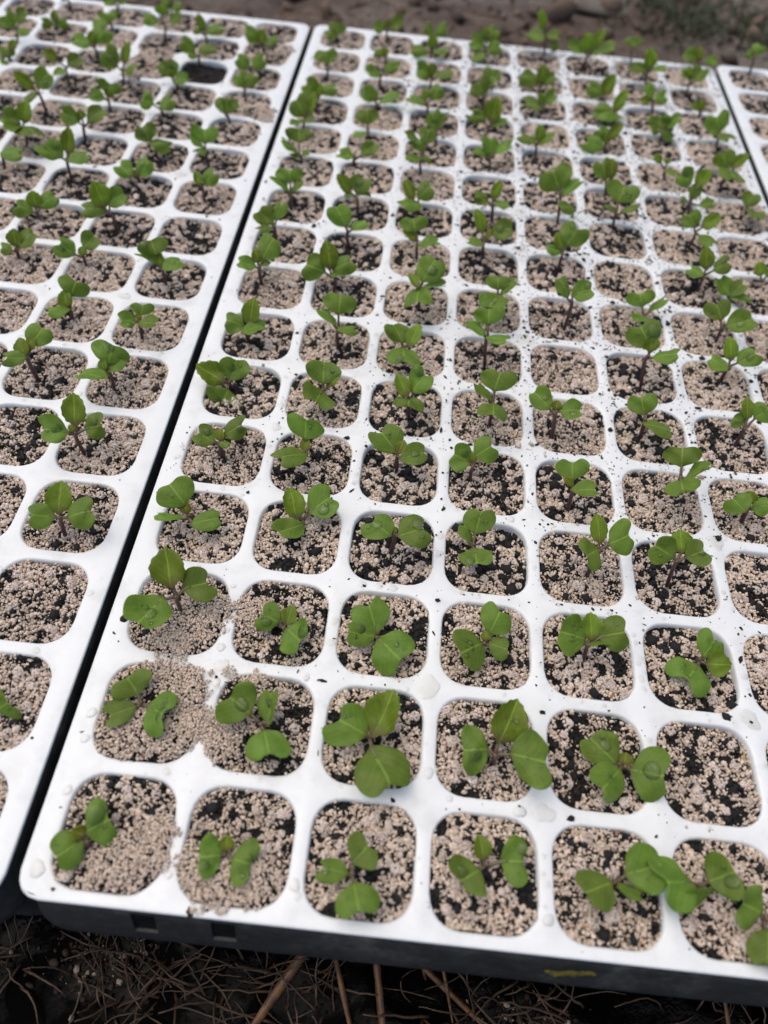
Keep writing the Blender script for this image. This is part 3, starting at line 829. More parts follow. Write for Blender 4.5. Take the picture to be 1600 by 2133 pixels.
L 5 15 -3103 15780 -90 -3085 15786 100|c -3135 15788 150 -3188 15831 244 255 217 -835 506|c -3076 15816 112 -2838 15770 192 204 -360 -531 767
L 4 13 -3968 13614 -90 -3945 13624 173|c -3900 13665 222 -3709 13828 427 361 126 -831 543|t -3962 13625 191 -3966 13710 392 164 82 -916 394|c -3971 13529 208 -4299 13527 342 284 345 -422 838
L 4 14 -4069 14780 -90 -4017 14802 111|c -4036 14801 130 -4082 14932 292 386 306 -696 649|c -3989 14608 163 -4269 14504 215 242 316 -425 848
L 4 15 -4114 15447 -90 -4063 15468 182|c -4115 15495 201 -4307 15358 262 195 495 -333 803|c -4046 15509 202 -3916 15551 250 132 68 -839 540
L 5 12 -3215 12780 -90 -3168 12799 203|c -3241 12786 241 -3428 12812 493 395 375 -852 366|t -3124 12846 266 -3017 13015 569 199 -263 -800 539|c -2999 12660 287 -2746 12450 413 282 -493 -75 867
L 4 12 -4068 12522 -90 -4049 12532 265|t -4168 12512 360 -4347 12483 503 195 550 -619 561|c -4011 12556 278 -3804 12699 383 253 214 -760 613|c -4006 12383 234 -4282 12385 209 221 -88 -230 969
L 3 14 -5086 14561 -90 -5007 14486 70|t -5007 14508 123 -4988 14595 324 147 118 -914 388|c -5056 14515 96 -5228 14413 169 196 586 -598 546|c -4993 14520 79 -4777 14619 129 196 216 -775 594
L 2 13 -5560 13773 -90 -5469 13823 210|c -5500 13821 247 -5645 13896 453 346 343 -780 524|c -5417 13896 307 -5260 14052 511 241 -124 -740 661|c -5353 13639 270 -5081 13606 331 224 -244 -236 941
L 3 13 -5220 13120 -90 -5343 13033 70|c -5341 13030 71 -5394 13148 229 293 400 -662 634|t -5291 13105 168 -5212 13212 315 142 188 -838 512|c -5335 12920 29 -5482 12898 -1 165 -2 -808 589
L 4 9 -4099 9621 -90 -4054 9649 204|c -4060 9671 211 -3700 9639 323 303 -307 -289 907
L 3 15 -5169 15649 -90 -5152 15657 91|c -5174 15669 114 -5251 15646 185 195 489 -836 250
C 0 9 463 9436 -90 438 9431 168|c 426 9555 343 393 9682 494 428 138 -744 654|c 398 9473 235 189 9547 462 254 741 27 671|c 452 9475 220 586 9591 398 201 -628 -342 699
C 0 10 386 10748 -90 373 10746 111|c 342 10855 267 326 10990 429 441 144 -752 643|c 357 10725 120 89 10818 359 297 688 189 701|c 374 10742 113 229 10625 169 156 227 177 958|c 396 10732 121 538 10775 167 124 -215 -288 933
C 0 11 245 11830 -90 274 11835 151|c 281 11867 196 100 11971 433 402 122 -872 475|t 342 11871 201 433 12029 518 201 -405 -767 497|c 275 11765 164 131 11481 223 259 1 201 980|c 322 11613 242 482 11554 291 142 -390 -353 851
C 0 12 345 12820 -90 365 12770 70|c 349 12809 112 125 12836 308 352 388 -744 544|t 374 12787 104 407 12877 295 163 -172 -880 443|c 407 12864 135 695 12904 276 258 -316 -523 792
C 0 13 415 13758 -90 416 13759 183|c 388 13799 245 346 13946 434 460 83 -776 626|c 412 13784 213 469 13862 330 121 -187 -774 605
C 1 15 1400 15612 -90 1380 15610 224|c 1423 15643 258 1687 15689 404 249 -161 -820 550|s 1378 15621 241 1318 15658 364 141 273 -878 394|c 1314 15507 256 1112 15448 305 236 353 -743 569
C 1 14 1393 14732 -90 1439 14642 70|c 1412 14769 123 1173 14660 168 214 304 -292 907|s 1437 14649 88 1386 14711 253 128 350 -836 422
C 1 13 1439 13727 -90 1434 13727 173|c 1463 13859 245 1742 13802 321 235 -321 -632 705|c 1410 13743 185 1191 13543 292 252 586 -222 780
C 1 12 1457 12820 -90 1437 12819 76|c 1388 12852 118 1153 12881 272 282 293 -756 586|t 1423 12837 108 1310 12902 285 164 340 -792 508|c 1500 12833 97 1840 12915 254 307 -382 -164 910
C 1 11 1374 11830 -90 1368 11830 108|c 1367 11872 168 1324 12017 353 413 35 -783 620|c 1391 11550 148 1137 11553 160 203 46 33 998
C 1 10 1283 10830 -90 1279 10830 127|c 1234 10792 142 975 10811 206 214 174 -493 852|c 1384 10858 163 1590 10960 337 256 -160 -758 632
C 2 15 2330 15170 -90 2308 15170 73|c 2284 15335 307 2126 15397 445 209 183 -800 571|c 2352 15347 330 2556 15376 481 234 -262 -822 505|t 2315 15185 111 2304 15285 357 221 308 -877 370|c 2229 14955 129 1904 14964 183 264 115 -591 798|c 2370 14979 134 2653 15170 176 275 -124 -37 992
C 2 13 2378 13830 -90 2369 13830 140|c 2350 13892 175 2057 13888 297 294 253 -775 580|t 2375 13845 176 2325 13925 372 173 301 -855 423|c 2442 13851 180 2747 13896 323 271 -375 -272 886
C 2 12 2362 12830 -90 2341 12830 165|c 2396 12863 237 2571 12942 430 280 -250 -794 554|t 2313 12852 213 2272 12915 359 140 303 -840 450|c 2299 12770 188 1984 12870 277 274 218 -173 961
C 2 11 2590 11830 -90 2558 11830 194|c 2535 11838 208 2436 11995 450 291 244 -765 595|c 2573 11850 226 2657 12004 448 226 -694 -441 569
C 2 10 2382 10830 -90 2359 10830 285|c 2415 10925 436 2405 11084 613 301 -13 -745 667|c 2301 10945 395 2049 10949 542 234 496 -120 860|c 2353 10861 327 2252 10951 491 253 263 -769 583|c 2363 10665 334 2174 10361 433 298 72 268 961|c 2382 10790 269 2532 10793 221 126 285 -442 851
C 3 15 3409 15273 -90 3376 15275 201|c 3330 15279 217 3036 15334 321 311 67 -793 605|c 3356 15369 334 3568 15441 525 286 -235 -792 563|t 3342 15331 347 3299 15394 517 155 247 -888 388|c 3400 15088 234 3690 15278 278 286 291 -615 733|c 3383 15074 131 3100 15163 93 239 -238 -379 894
C 3 14 3534 14237 -90 3504 14112 70|c 3504 14108 72 3514 14280 284 355 -63 -774 630
C 3 13 3378 13386 -90 3352 13387 120|c 3335 13403 153 3207 13518 368 412 -80 -898 432|c 3376 13417 172 3515 13560 420 255 -764 -273 585
C 3 12 3506 12437 -90 3475 12440 74|t 3494 12471 144 3539 12616 486 346 -379 -833 403|c 3390 12518 131 3104 12537 240 255 183 -765 618|c 3525 12450 95 3812 12461 208 247 -358 -120 926
C 3 11 3501 11170 -90 3460 11174 184|c 3484 11190 219 3442 11372 438 324 191 -737 649|c 3556 11203 260 3796 11264 448 249 -578 -182 795|c 3426 11205 204 3199 11251 300 200 295 -375 879
C 4 15 4628 15817 -90 4556 15827 254|t 4505 15892 418 4388 16002 712 187 178 -897 405|c 4496 15607 311 4193 15905 358 342 -81 -237 968|c 4585 15935 302 4864 15823 372 247 -363 -377 852|c 4685 15794 220 4880 15745 168 166 -1 -723 691
C 4 14 4467 14170 -90 4451 14172 75|t 4465 14186 114 4454 14309 409 251 179 -907 381|c 4374 14183 106 4049 14262 237 299 52 -790 610|c 4532 14180 123 4726 14220 302 214 -436 -652 620
C 4 13 4434 13254 -90 4431 13254 103|c 4458 13316 182 4662 13330 369 241 -413 -757 506|t 4420 13278 153 4380 13358 328 143 171 -881 442|c 4423 13166 121 4072 13333 183 315 75 -201 977
C 4 11 4342 11830 -90 4287 11839 172|t 4313 11844 192 4303 11953 420 190 170 -887 430|c 4253 11816 180 3969 11923 263 252 151 -321 935|c 4315 11825 182 4560 11861 319 226 -469 -129 874
C 5 15 5493 15369 -90 5434 15380 231|t 5424 15396 268 5333 15517 563 347 -171 -929 329|t 5507 15412 356 5610 15498 670 221 -466 -802 374|c 5313 15431 286 4992 15373 389 274 346 -473 810|c 5487 15417 265 5911 15359 463 377 -434 -149 888
C 5 14 5662 14170 -90 5629 14018 70|c 5614 14061 92 5317 14144 225 273 36 -809 587|t 5673 14026 114 5741 14140 442 273 -492 -786 375
C 5 13 5819 13422 -90 5789 13421 70|c 5741 13444 86 5454 13538 169 250 48 -577 815|t 5802 13431 99 5926 13544 449 217 -498 -758 421|c 5788 13418 72 5428 13093 176 396 75 230 970|c 5806 13388 76 5906 13118 126 234 0 179 984
C 5 12 5569 12170 -90 5524 12181 89|c 5521 12236 145 5345 12320 299 298 83 -831 550|t 5553 12224 175 5711 12290 434 205 -487 -728 483|t 5529 12189 107 5532 12253 245 137 90 -904 418|c 5449 12034 115 5101 12137 156 298 -132 -718 683
C 6 15 6492 15830 -90 6353 15864 239|c 6356 15889 274 6365 16009 424 378 -218 -756 617
C 6 14 6689 14830 -90 6557 14866 272|t 6563 14872 291 6504 15007 620 265 61 -919 389|c 6520 14880 283 6148 14854 369 305 234 -307 922|c 6606 14867 298 6860 14832 416 226 -430 -70 900
C 6 13 6679 13830 -90 6559 13865 170|c 6539 13888 201 6370 14007 393 226 233 -721 653|c 6586 13874 190 6775 13857 309 270 -425 -705 568|s 6502 13884 177 6295 13800 194 147 328 -665 672
C 6 12 6679 12830 -90 6608 12853 121|c 6578 12875 149 6476 12990 343 402 -267 -883 386|c 6670 12862 187 6853 12896 407 231 -679 -387 624|c 6566 12854 116 6835 12758 82 230 -56 -468 882|c 6516 12760 157 6347 12670 209 159 473 -456 754
C 7 15 7806 15830 -90 7776 15840 145|c 7720 15869 172 7450 15990 281 268 -128 -805 579|s 7770 15849 163 7713 15948 389 147 6 -916 402|c 7874 15780 179 8078 15780 270 201 -277 -727 629
C 7 14 7423 14633 -90 7377 14648 252|c 7421 14614 271 7540 14765 505 329 -457 -624 635|t 7343 14685 319 7247 14772 469 109 116 -827 550|c 7364 14697 273 7144 14762 357 196 217 -406 887
C 7 13 7508 13792 -90 7492 13797 82|c 7425 13838 121 7293 13917 205 147 -102 -799 593|t 7497 13808 100 7437 13896 273 123 -12 -892 452
C 7 12 7676 12830 -90 7621 12852 187|c 7597 12866 199 7462 13032 468 430 -158 -875 458|c 7619 12848 189 7750 12547 265 269 -248 136 959|c 7562 12807 203 7412 12811 232 122 110 -720 686
R 0 15 8925 15980 -90 8848 16010 293|c 8855 16049 345 8957 16121 487 279 -201 -808 553|c 8852 16048 301 8689 16073 324 159 -47 -821 569|s 8856 16016 318 8869 16024 356 100 -347 -883 316
C 2 8 2460 8570 -90 2430 8570 207|c 2379 8647 324 2320 8768 495 416 -11 -816 577|t 2426 8601 225 2215 8655 343 151 227 -671 706|c 2452 8441 238 2751 8582 281 266 -179 78 981
C 3 8 3439 8745 -90 3397 8750 245|t 3348 8803 320 3231 8968 582 182 250 -766 593|c 3488 8830 320 3767 8826 456 302 -341 -644 684|c 3365 8532 289 3127 8650 301 213 59 17 998|s 3413 8739 253 3454 8830 382 89 -452 -655 606
C 3 9 3564 9729 -90 3505 9736 224|t 3512 9769 283 3580 9891 520 170 -391 -768 507|c 3445 9754 245 3202 9797 313 205 94 -652 753|c 3540 9727 233 3762 9718 285 183 -230 -132 964
C 2 9 2412 9643 -90 2365 9642 187|t 2288 9611 236 2143 9784 446 189 214 -675 706|c 2377 9676 227 2544 9770 414 299 -271 -741 614|c 2385 9566 215 2148 9295 332 303 291 151 945
C 1 9 1449 9558 -90 1412 9554 226|t 1336 9570 266 1131 9662 476 199 331 -702 631|c 1425 9585 268 1536 9707 477 333 -177 -806 564|c 1409 9580 230 1653 9597 268 198 -160 133 978|c 1391 9574 232 1239 9553 256 124 170 -93 981
C 5 9 5496 9830 -90 5443 9846 224|c 5425 9943 362 5504 10136 599 528 -197 -728 657|c 5491 9846 250 5741 9870 439 252 -599 254 760|c 5422 9858 234 5275 9951 326 158 425 -198 883
C 6 9 6633 9593 -90 6625 9596 240|c 6589 9631 274 6465 9765 423 303 -325 -823 465|t 6691 9605 303 6891 9625 499 219 -532 -594 603|c 6642 9396 292 6805 9075 381 297 -44 247 968
C 6 10 6830 10515 -90 6743 10549 152|c 6675 10737 341 6471 10816 481 314 51 -836 546|t 6746 10664 371 6892 10717 602 231 -568 -649 506|c 6745 10573 179 6796 10718 376 211 5 -805 593|c 6800 10309 242 7057 10361 285 213 -94 -322 942|c 6664 10541 170 6546 10528 197 97 245 -510 825
C 5 10 5486 10815 -90 5407 10836 160|c 5377 10866 201 5234 11025 449 319 63 -823 565|t 5449 10854 216 5417 10993 476 191 76 -876 477
C 6 11 6538 11463 -90 6455 11491 160|t 6363 11529 224 6226 11586 319 132 44 -827 560|t 6457 11517 215 6461 11557 297 105 -291 -857 425|c 6415 11370 191 6612 11248 229 187 -193 -5 981
C 7 11 7475 11498 -90 7457 11505 264|c 7435 11520 275 7314 11658 463 354 -343 -848 404|t 7503 11500 293 7698 11522 522 196 -558 -633 536|c 7395 11448 289 7465 10959 421 409 64 270 961
C 7 10 7721 10579 -90 7679 10599 127|c 7655 10619 143 7734 10745 323 301 -317 -705 634|c 7649 10518 152 7678 10112 268 338 135 281 950
"""
SEEDS = []
for rec in DATA.strip().split('\n'):
    parts = rec.split('|')
    h = parts[0].split(' ')
    lv = []
    for q in parts[1:]:
        a = q.split(' ')
        lv.append((a[0], [int(v) / 1000 for v in a[1:]]))
    SEEDS.append((h[0], int(h[1]), int(h[2]), [int(v) / 1000 for v in h[3:]], lv))
taken = {(s[0], s[1], s[2]) for s in SEEDS}

SPILL = {  # heaps of grit washed over the webs, in cell coordinates: x, y, radius, height
    ('C', 0, 0): ((0.30, -0.06, 0.20, 0.03), (0.36, 0.05, 0.14, 0.02), (0.40, -0.20, 0.10, 0.015), (0.08, -0.22, 0.22, 0.03)),
    ('C', 1, 0): ((-0.10, -0.28, 0.24, 0.02), (-0.32, -0.20, 0.15, 0.02), (0.16, -0.25, 0.18, 0.015)),
    ('C', 0, 1): ((0.34, -0.12, 0.22, 0.04), (0.30, 0.14, 0.20, 0.05), (0.12, 0.36, 0.15, 0.05), (0.33, 0.34, 0.13, 0.05), (0.46, -0.06, 0.16, 0.04), (-0.08, 0.33, 0.15, 0.03), (-0.1, -0.2, 0.25, 0.03)),
    ('C', 1, 1): ((-0.36, -0.10, 0.18, 0.04), (-0.33, -0.22, 0.16, 0.03), (-0.38, 0.42, 0.075, 0.035), (-0.10, 0.38, 0.10, 0.03)),
    ('C', 0, 2): ((0.20, -0.12, 0.24, 0.03), (0.02, -0.36, 0.17, 0.03), (0.40, 0.06, 0.13, 0.03), (0.12, -0.40, 0.09, 0.02)),
    ('C', 1, 2): ((-0.40, 0.07, 0.14, 0.03), (-0.24, 0.04, 0.17, 0.03)),
    ('L', 7, 14): ((0.30, 0.20, 0.22, 0.06), (-0.2, 0.35, 0.2, 0.04)),
    ('L', 5, 13): ((0.0, 0.40, 0.28, 0.04), (-0.2, -0.38, 0.2, 0.03)),
    ('L', 7, 12): ((0.35, -0.2, 0.22, 0.03), (0.42, -0.4, 0.2, 0.02)),
    ('C', 7, 12): ((-0.1, -0.42, 0.25, 0.04), (0.30, -0.3, 0.2, 0.03)),
    ('C', 7, 10): ((0.42, -0.1, 0.22, 0.03), (0.40, 0.2, 0.2, 0.03)),
}
DARKER = {('C', 2, 4): 8, ('C', 3, 4): 6, ('C', 4, 4): 8, ('C', 5, 2): 8, ('C', 0, 5): 8, ('C', 2, 5): 8, ('C', 3, 6): 6, ('C', 6, 12): 8, ('C', 4, 11): 8,
          ('C', 5, 12): 8, ('C', 7, 11): 8, ('C', 6, 10): 8, ('C', 4, 5): 9, ('C', 4, 6): 9, ('C', 5, 4): 0, ('C', 0, 3): 1, ('C', 0, 4): 9,
          ('C', 0, 7): 9, ('C', 0, 13): 9, ('C', 1, 2): 7, ('C', 4, 0): 0, ('C', 3, 0): 2, ('C', 2, 0): 1, ('C', 5, 0): 1, ('C', 5, 1): 3, ('C', 3, 1): 9,
          ('L', 7, 2): 9, ('L', 7, 3): 0, ('L', 7, 4): 1}
hsh = random.Random(9)
for tr in 'LCR':
    for r in range(16):
        for c in range(8):
            if tr == 'R' and (c > 1):
                continue
            if tr == 'R' and r < 7:
                continue
            if tr == 'L' and (c < 7 - (r // 2) * 1.2 - 3):
                continue
            key = (tr, c, r)
            ctr = (TR[tr][0] + c + 0.5, TR[tr][1] + r + 0.5, 0)
            bare = key not in taken
            kind_ = 'bare gritty soil' if bare else 'gritty beige soil'
            vi = hsh.randrange(12)
            if key in DARKER:
                vi = DARKER[key]
            elif r >= 8 or tr == 'R':
                vi = hsh.choice((3, 5, 6, 8, 8, 10, 12, 12, 13, 13))
            rot = hsh.randrange(4)
            if key in SPILL:
                me = soil_mesh('soil', np.random.default_rng(500 + c + 10 * r), 0.16 if (c == 0 and 0 < r < 3) else 0.42, -0.04, blobs=SPILL[key], fine=r < 3)
                rot = 0
                kind_ = 'spilling beige soil'
            elif key == ('L', 6, 13):
                me = PEAT
                kind_ = 'black crumbly soil'
            else:
                me = VAR[vi]
            o = link('soil_plug', me, label='%s, %s' % (kind_, where(tr, c, r)), cat='soil', group='soil filling the tray cells', loc=ctr)
            o.rotation_euler = (0, 0, rot * math.pi / 2)
            if hsh.random() < 0.5 and key not in SPILL:
                o.scale = (-1, 1, 1)

# ---------------------------------------------------------------- seedlings
def leaf_points(kind, W, Ln, g, pers):
    """leaf blade surface in its own frame: x across, y along, z up"""
    nu, nv = 15, 15
    u = np.sin(np.linspace(-1, 1, nu) * math.pi / 2)
    v = 0.5 + 0.5 * np.sin(np.linspace(-1, 1, nv) * math.pi / 2)
    U, Vv = np.meshgrid(u, v)
    return U, Vv, leaf_eval(kind, U, Vv, W, Ln, pers)

def leaf_eval(kind, U, V, W, Ln, pers):
    """square of parameters -> disc -> leaf outline"""
    cup, droop, wav, ph, asym, notch = pers
    Q = 2 * V - 1
    X = U * np.sqrt(1 - Q * Q / 2)
    Y = Q * np.sqrt(1 - U * U / 2)
    rho = np.sqrt(X * X + Y * Y)
    th = np.arctan2(Y, X)
    foot = np.exp(-(X / 0.22) ** 2) * np.clip(-Y, 0, 1) ** 3
    if kind == 'c':
        # two-lobed seed leaf: wide, with a dent at the far end
        x = X * W / 2 * (1 + 0.10 * Y)
        top = np.clip(Y, 0, 1) ** 2
        y = Ln * (0.5 + 0.5 * Y - notch * 1.3 * np.exp(-(X / 0.36) ** 2) * top + 0.03 * np.exp(-((np.abs(X) - 0.6) / 0.3) ** 2) * top)
        y = y + asym * X * (0.4 + 0.6 * V) * Ln * 0.22
        rag = 0.018
    else:
        x = X * W / 2 * (1 - 0.10 * Y - 0.12 * np.clip(Y, 0, 1) ** 2)
        y = Ln * (0.5 + 0.5 * Y + 0.03 * np.exp(-(X / 0.25) ** 2) * np.clip(Y, 0, 1) ** 2)
        rag = 0.042
    tooth = 1 + rag * rho ** 6 * np.sin((13 if kind != 'c' else 5) * th + ph)
    x = x * tooth
    y = (y - Ln * 0.5) * tooth + Ln * 0.5 - foot * Ln * 0.10
    x = x * (1 - 0.5 * foot)
    z = cup * W * (X * X - 0.2) * 0.30 * np.clip(V * 2, 0, 1) - droop * Ln * V * V * 0.30 + droop * Ln * V * 0.10
    z = z + wav * W * (0.055 * np.sin(3.1 * X + ph) * np.sin(4.2 * V + 2 * ph) + 0.028 * np.sin(6 * V + ph + 5 * X))
    z = z - 0.02 * W * np.exp(-(X / 0.12) ** 2) * (1 - V)
    return np.stack([x, y, z], -1)

DROP_RINGS = [(1.0, 0.0), (0.93, 0.34), (0.74, 0.66), (0.42, 0.90)]
def drop_shape(r, h, ns, g, lobes=0.08):
    V = []
    ph = g.uniform(0, 6.28, 3)
    for rad, hh in DROP_RINGS:
        for j in range(ns):
            th = 2 * math.pi * j / ns
            wob = 1 + lobes * math.sin(2 * th + ph[0]) + lobes * 0.7 * math.sin(3 * th + ph[1]) + lobes * 0.4 * math.sin(5 * th + ph[2])
            V.append((r * rad * wob * math.cos(th), r * rad * wob * math.sin(th), h * hh))
    V.append((0, 0, h))
    F = []
    k = len(DROP_RINGS)
    for i in range(k - 1):
        for j in range(ns):
            j2 = (j + 1) % ns
            F.append([i * ns + j, i * ns + j2, (i + 1) * ns + j2, (i + 1) * ns + j])
    for j in range(ns):
        F.append([(k - 1) * ns + j, (k - 1) * ns + (j + 1) % ns, k * ns])
    return np.array(V), F

NUMW = {1: 'one leaf', 2: 'two leaves', 3: 'three leaves', 4: 'four leaves', 5: 'five leaves'}
MATS = {'c': M_COT, 't': M_TRUE, 's': M_NEW}
LNAME = {'c': 'seed_leaf', 't': 'true_leaf', 's': 'new_leaf'}
for si, (tr, ci, ri, hd, lvs) in enumerate(SEEDS):
    g = np.random.default_rng(900 + si)
    base = np.array(hd[:3])
    node = np.array(hd[3:6])
    root = link('seedling', None, label='seedling with %s, %s' % (NUMW[len(lvs)], where(tr, ci, ri)),
                cat='seedling', group='seedlings growing in the trays', loc=base)
    # stem
    nl = node - base
    b0 = np.array([0, 0, -0.10])
    s = np.linspace(0, 1, 8)[:, None]
    bow = np.array([g.normal() * 0.02, g.normal() * 0.02, 0])
    pts = b0 * (1 - s) ** 2 + nl * (1 - (1 - s) ** 2) + bow * np.sin(s * math.pi)
    V, F, UV = tube(pts, np.linspace(0.024, 0.021, 8) * g.uniform(0.85, 1.15), 8)
    link('stem', make_mesh('stem', V, F, M_STEM, uvs=UV), parent=root)
    for li, (k, a) in enumerate(lvs):
        bb = np.array(a[0:3]) - base
        tp = np.array(a[3:6]) - base
        W = a[6]
        nn = np.array(a[7:10])
        ax = tp - bb
        Ln = np.linalg.norm(ax)
        ax = ax / Ln
        nn = nn - (nn @ ax) * ax
        nn /= np.linalg.norm(nn)
        side = np.cross(ax, nn)
        B = np.stack([side, ax, nn])
        if k == 'c':
            pers = (g.choice([-1, 1], p=[0.55, 0.45]) * g.uniform(0.25, 0.8), g.uniform(0.1, 0.8), g.uniform(0.3, 1.0), g.uniform(0, 6), g.normal() * 0.45, g.uniform(0.07, 0.23))
            Ln = Ln * 1.03
        else:
            pers = (g.uniform(0.35, 0.95), g.uniform(0.2, 0.8), g.uniform(0.5, 1.2), g.uniform(0, 6), g.normal() * 0.5, 0)
        U, VV, Pt = leaf_points(k, W, Ln, g, pers)
        nv, nu = U.shape
        pt = Pt.reshape(-1, 3) @ B + bb
        # thickness from the surface normals
        Pw = pt.reshape(nv, nu, 3)
        du = np.gradient(Pw, axis=1)
        dvv = np.gradient(Pw, axis=0)
        nr = np.cross(du, dvv)
        nr /= np.linalg.norm(nr, axis=2, keepdims=True) + 1e-12
        nr = np.where((np.linalg.norm(nr, axis=2, keepdims=True) < 0.5) | ((nr @ nn)[..., None] < 0), nn, nr)
        th = 0.0032 * np.clip(1.1 - np.maximum(np.abs(U), np.abs(2 * VV - 1)) ** 8, 0.25, 1)
        top = Pw + nr * th[..., None]
        bot = Pw - nr * th[..., None]
        n = nu * nv
        idx = np.arange(n).reshape(nv, nu)
        Ft = np.stack([idx[:-1, :-1], idx[:-1, 1:], idx[1:, 1:], idx[1:, :-1]], -1).reshape(-1, 4)
        Fb = Ft[:, ::-1] + n
        bl = np.concatenate([idx[0, :], idx[1:, -1], idx[-1, -2::-1], idx[-2:0:-1, 0]])
        nx = np.roll(bl, -1)
        Fe = np.stack([nx, bl, bl + n, nx + n], -1)
        Xd = U * np.sqrt(1 - (2 * VV - 1) ** 2 / 2)
        uvv = np.column_stack([Xd.ravel() * 0.5 + 0.5, VV.ravel()])
        me = make_mesh(LNAME[k], np.concatenate([top.reshape(-1, 3), bot.reshape(-1, 3)]), np.concatenate([Ft, Fb, Fe]), MATS[k], uvs=np.concatenate([uvv, uvv]))
        leaf = link(LNAME[k], me, parent=root)
        # stalk
        s = np.linspace(0, 1, 7)[:, None]
        e2 = bb + ax * Ln * 0.22 - nn * 0.012
        mid = bb - nn * 0.02
        pts = (nl - np.array([0, 0, 0.03])) * (1 - s) ** 2 + mid * 2 * s * (1 - s) + e2 * s ** 2
        V, F, UV = tube(pts, np.linspace(0.019, 0.009, 7), 7)
        link('leaf_stalk', make_mesh('leaf_stalk', V, F, M_PET, uvs=UV), parent=leaf)
        # water lying on the blade
        if ri < 13 and k != 's' and g.random() < 0.8:
            dV, dF = [], []
            n0 = 0
            nd = g.integers(1, 7)
            for d_ in range(nd):
                big = d_ == 0 and g.random() < 0.45 and k == 'c'
                r_ = W * g.uniform(0.13, 0.20) if big else W * g.uniform(0.022, 0.07)
                uu, v0 = g.uniform(-0.55, 0.55), g.uniform(0.35, 0.8)
                q0 = leaf_eval(k, np.array([uu]), np.array([v0]), W, Ln, pers)[0]
                q1 = leaf_eval(k, np.array([uu + 0.02]), np.array([v0]), W, Ln, pers)[0]
                q2 = leaf_eval(k, np.array([uu]), np.array([v0 + 0.02]), W, Ln, pers)[0]
                n_ = np.cross(q1 - q0, q2 - q0)
                n_ /= np.linalg.norm(n_)
                a1 = (q1 - q0) / np.linalg.norm(q1 - q0)
                a2 = np.cross(n_, a1)
                dv_, df_ = drop_shape(r_, r_ * (0.30 if big else 0.5), 10, g)
                loc = q0 + dv_ @ np.stack([a1, a2, n_]) + n_ * 0.004
                dV.append(loc @ B + bb)
                dF += [[x + n0 for x in f] for f in df_]
                n0 += len(dv_)
            link('water_drops', make_mesh('water_drops', np.concatenate(dV), dF, M_WATER), parent=leaf, kind='stuff')

# ---------------------------------------------------------------- water and crumbs lying on the trays
def on_web(x, y):
    fx, fy = x - np.floor(x) - 0.5, y - np.floor(y) - 0.5
    c = np.clip(np.stack([fx, fy], -1), -0.18, 0.18)
    d = np.linalg.norm(np.stack([fx, fy], -1) - c, axis=-1)
    return d
g = np.random.default_rng(21)
WL = {'L': 'clear water drops standing on the left white tray', 'C': 'clear water drops and flat puddles standing on the middle white tray'}
CRL = {'L': 'black and beige crumbs scattered over the left white tray', 'C': 'black and beige crumbs scattered thickly over the middle white tray',
       'R': 'black crumbs scattered over the far right white tray'}
def speck_density(tr, x, y):
    if tr == 'C':
        d = 0.10 + 1.0 * np.exp(-((x - 5.2) / 2.2) ** 2 - ((y - 7.0) / 3.6) ** 2) + 1.6 * np.clip((x - 1.5) / 4, 0, 1) * np.clip((y - 8.5) / 4, 0, 1) * 1.6
        return np.where(y < 2, 0.04, d * np.where(y < 4, 0.6, 1.0))
    if tr == 'L':
        return 0.10 + 0.5 * np.clip((y - 5) / 5, 0, 1)
    return 0.8 + 0 * x
for tr in 'LCR':
    x0, y0 = TR[tr]
    if tr in WL:
        dV, dF, n0 = [], [], 0
        cnt = 0
        while cnt < (420 if tr == 'C' else 200):
            x, y = g.uniform(-0.05, 8.05), g.uniform(0.02, 12.5)
            d = on_web(x, y)
            room = d - 0.268
            if room < 0.012 or (abs(x - round(x)) < 0.17 and abs(y - round(y)) < 0.17):
                continue
            r_ = min(room * g.uniform(0.5, 0.95), g.uniform(0.02, 0.07))
            dv_, df_ = drop_shape(r_, r_ * g.uniform(0.14, 0.3), 14, g, 0.10)
            dV.append(dv_ + np.array([x, y, 0.0006]))
            dF += [[a + n0 for a in f] for f in df_]
            n0 += len(dv_)
            cnt += 1
        for i in range(1, 8):
            for j in range(1, 11):
                if g.random() < 0.16:
                    r_ = g.uniform(0.06, 0.12)
                    dv_, df_ = drop_shape(r_, 0.008, 26, g, 0.16)
                    dV.append(dv_ + np.array([i + g.normal() * 0.02, j + g.normal() * 0.02, 0.0006]))
                    dF += [[a + n0 for a in f] for f in df_]
                    n0 += len(dv_)
        V = np.concatenate(dV)
        link('water_drops', make_mesh('water_drops', V, dF, M_WATER), label=WL[tr], cat='water', kind='stuff', loc=(x0, y0, 0))
    # crumbs
    n = {'L': 6000, 'C': 62000, 'R': 5000}[tr]
    x, y = g.uniform(-0.10, 8.1, n), g.uniform(0.0, 16.03, n)
    keep = (on_web(x, y) > 0.275) & (g.random(n) < speck_density(tr, x, y) * 0.75)
    x, y = x[keep], y[keep]
    n = len(x)
    sz = np.exp(g.normal(math.log(0.0068), 0.6, n))
    sz = np.clip(sz, 0.004, 0.032)
    pale = g.random(n) < 0.10
    sz[pale] *= 1.35
    col = np.where(pale[:, None], np.array([0.58, 0.48, 0.40]), np.array([0.014, 0.013, 0.012])) * g.uniform(0.7, 1.3, (n, 1))
    asp = np.clip(1 + 0.45 * g.normal(size=(n, 3)), 0.35, 2.2)
    V, F = pebbles(np.column_stack([x, y, sz * 0.35]), sz, asp, g, 0.2)
    V[:, 2] = np.maximum(V[:, 2] * 0.7, 0.0005)
    link('soil_crumbs', make_mesh('soil_crumbs', V, F, M_SOIL, colors=np.repeat(col, len(ICO_V), 0)), label=CRL[tr], cat='crumbs', kind='stuff', loc=(x0, y0, 0))

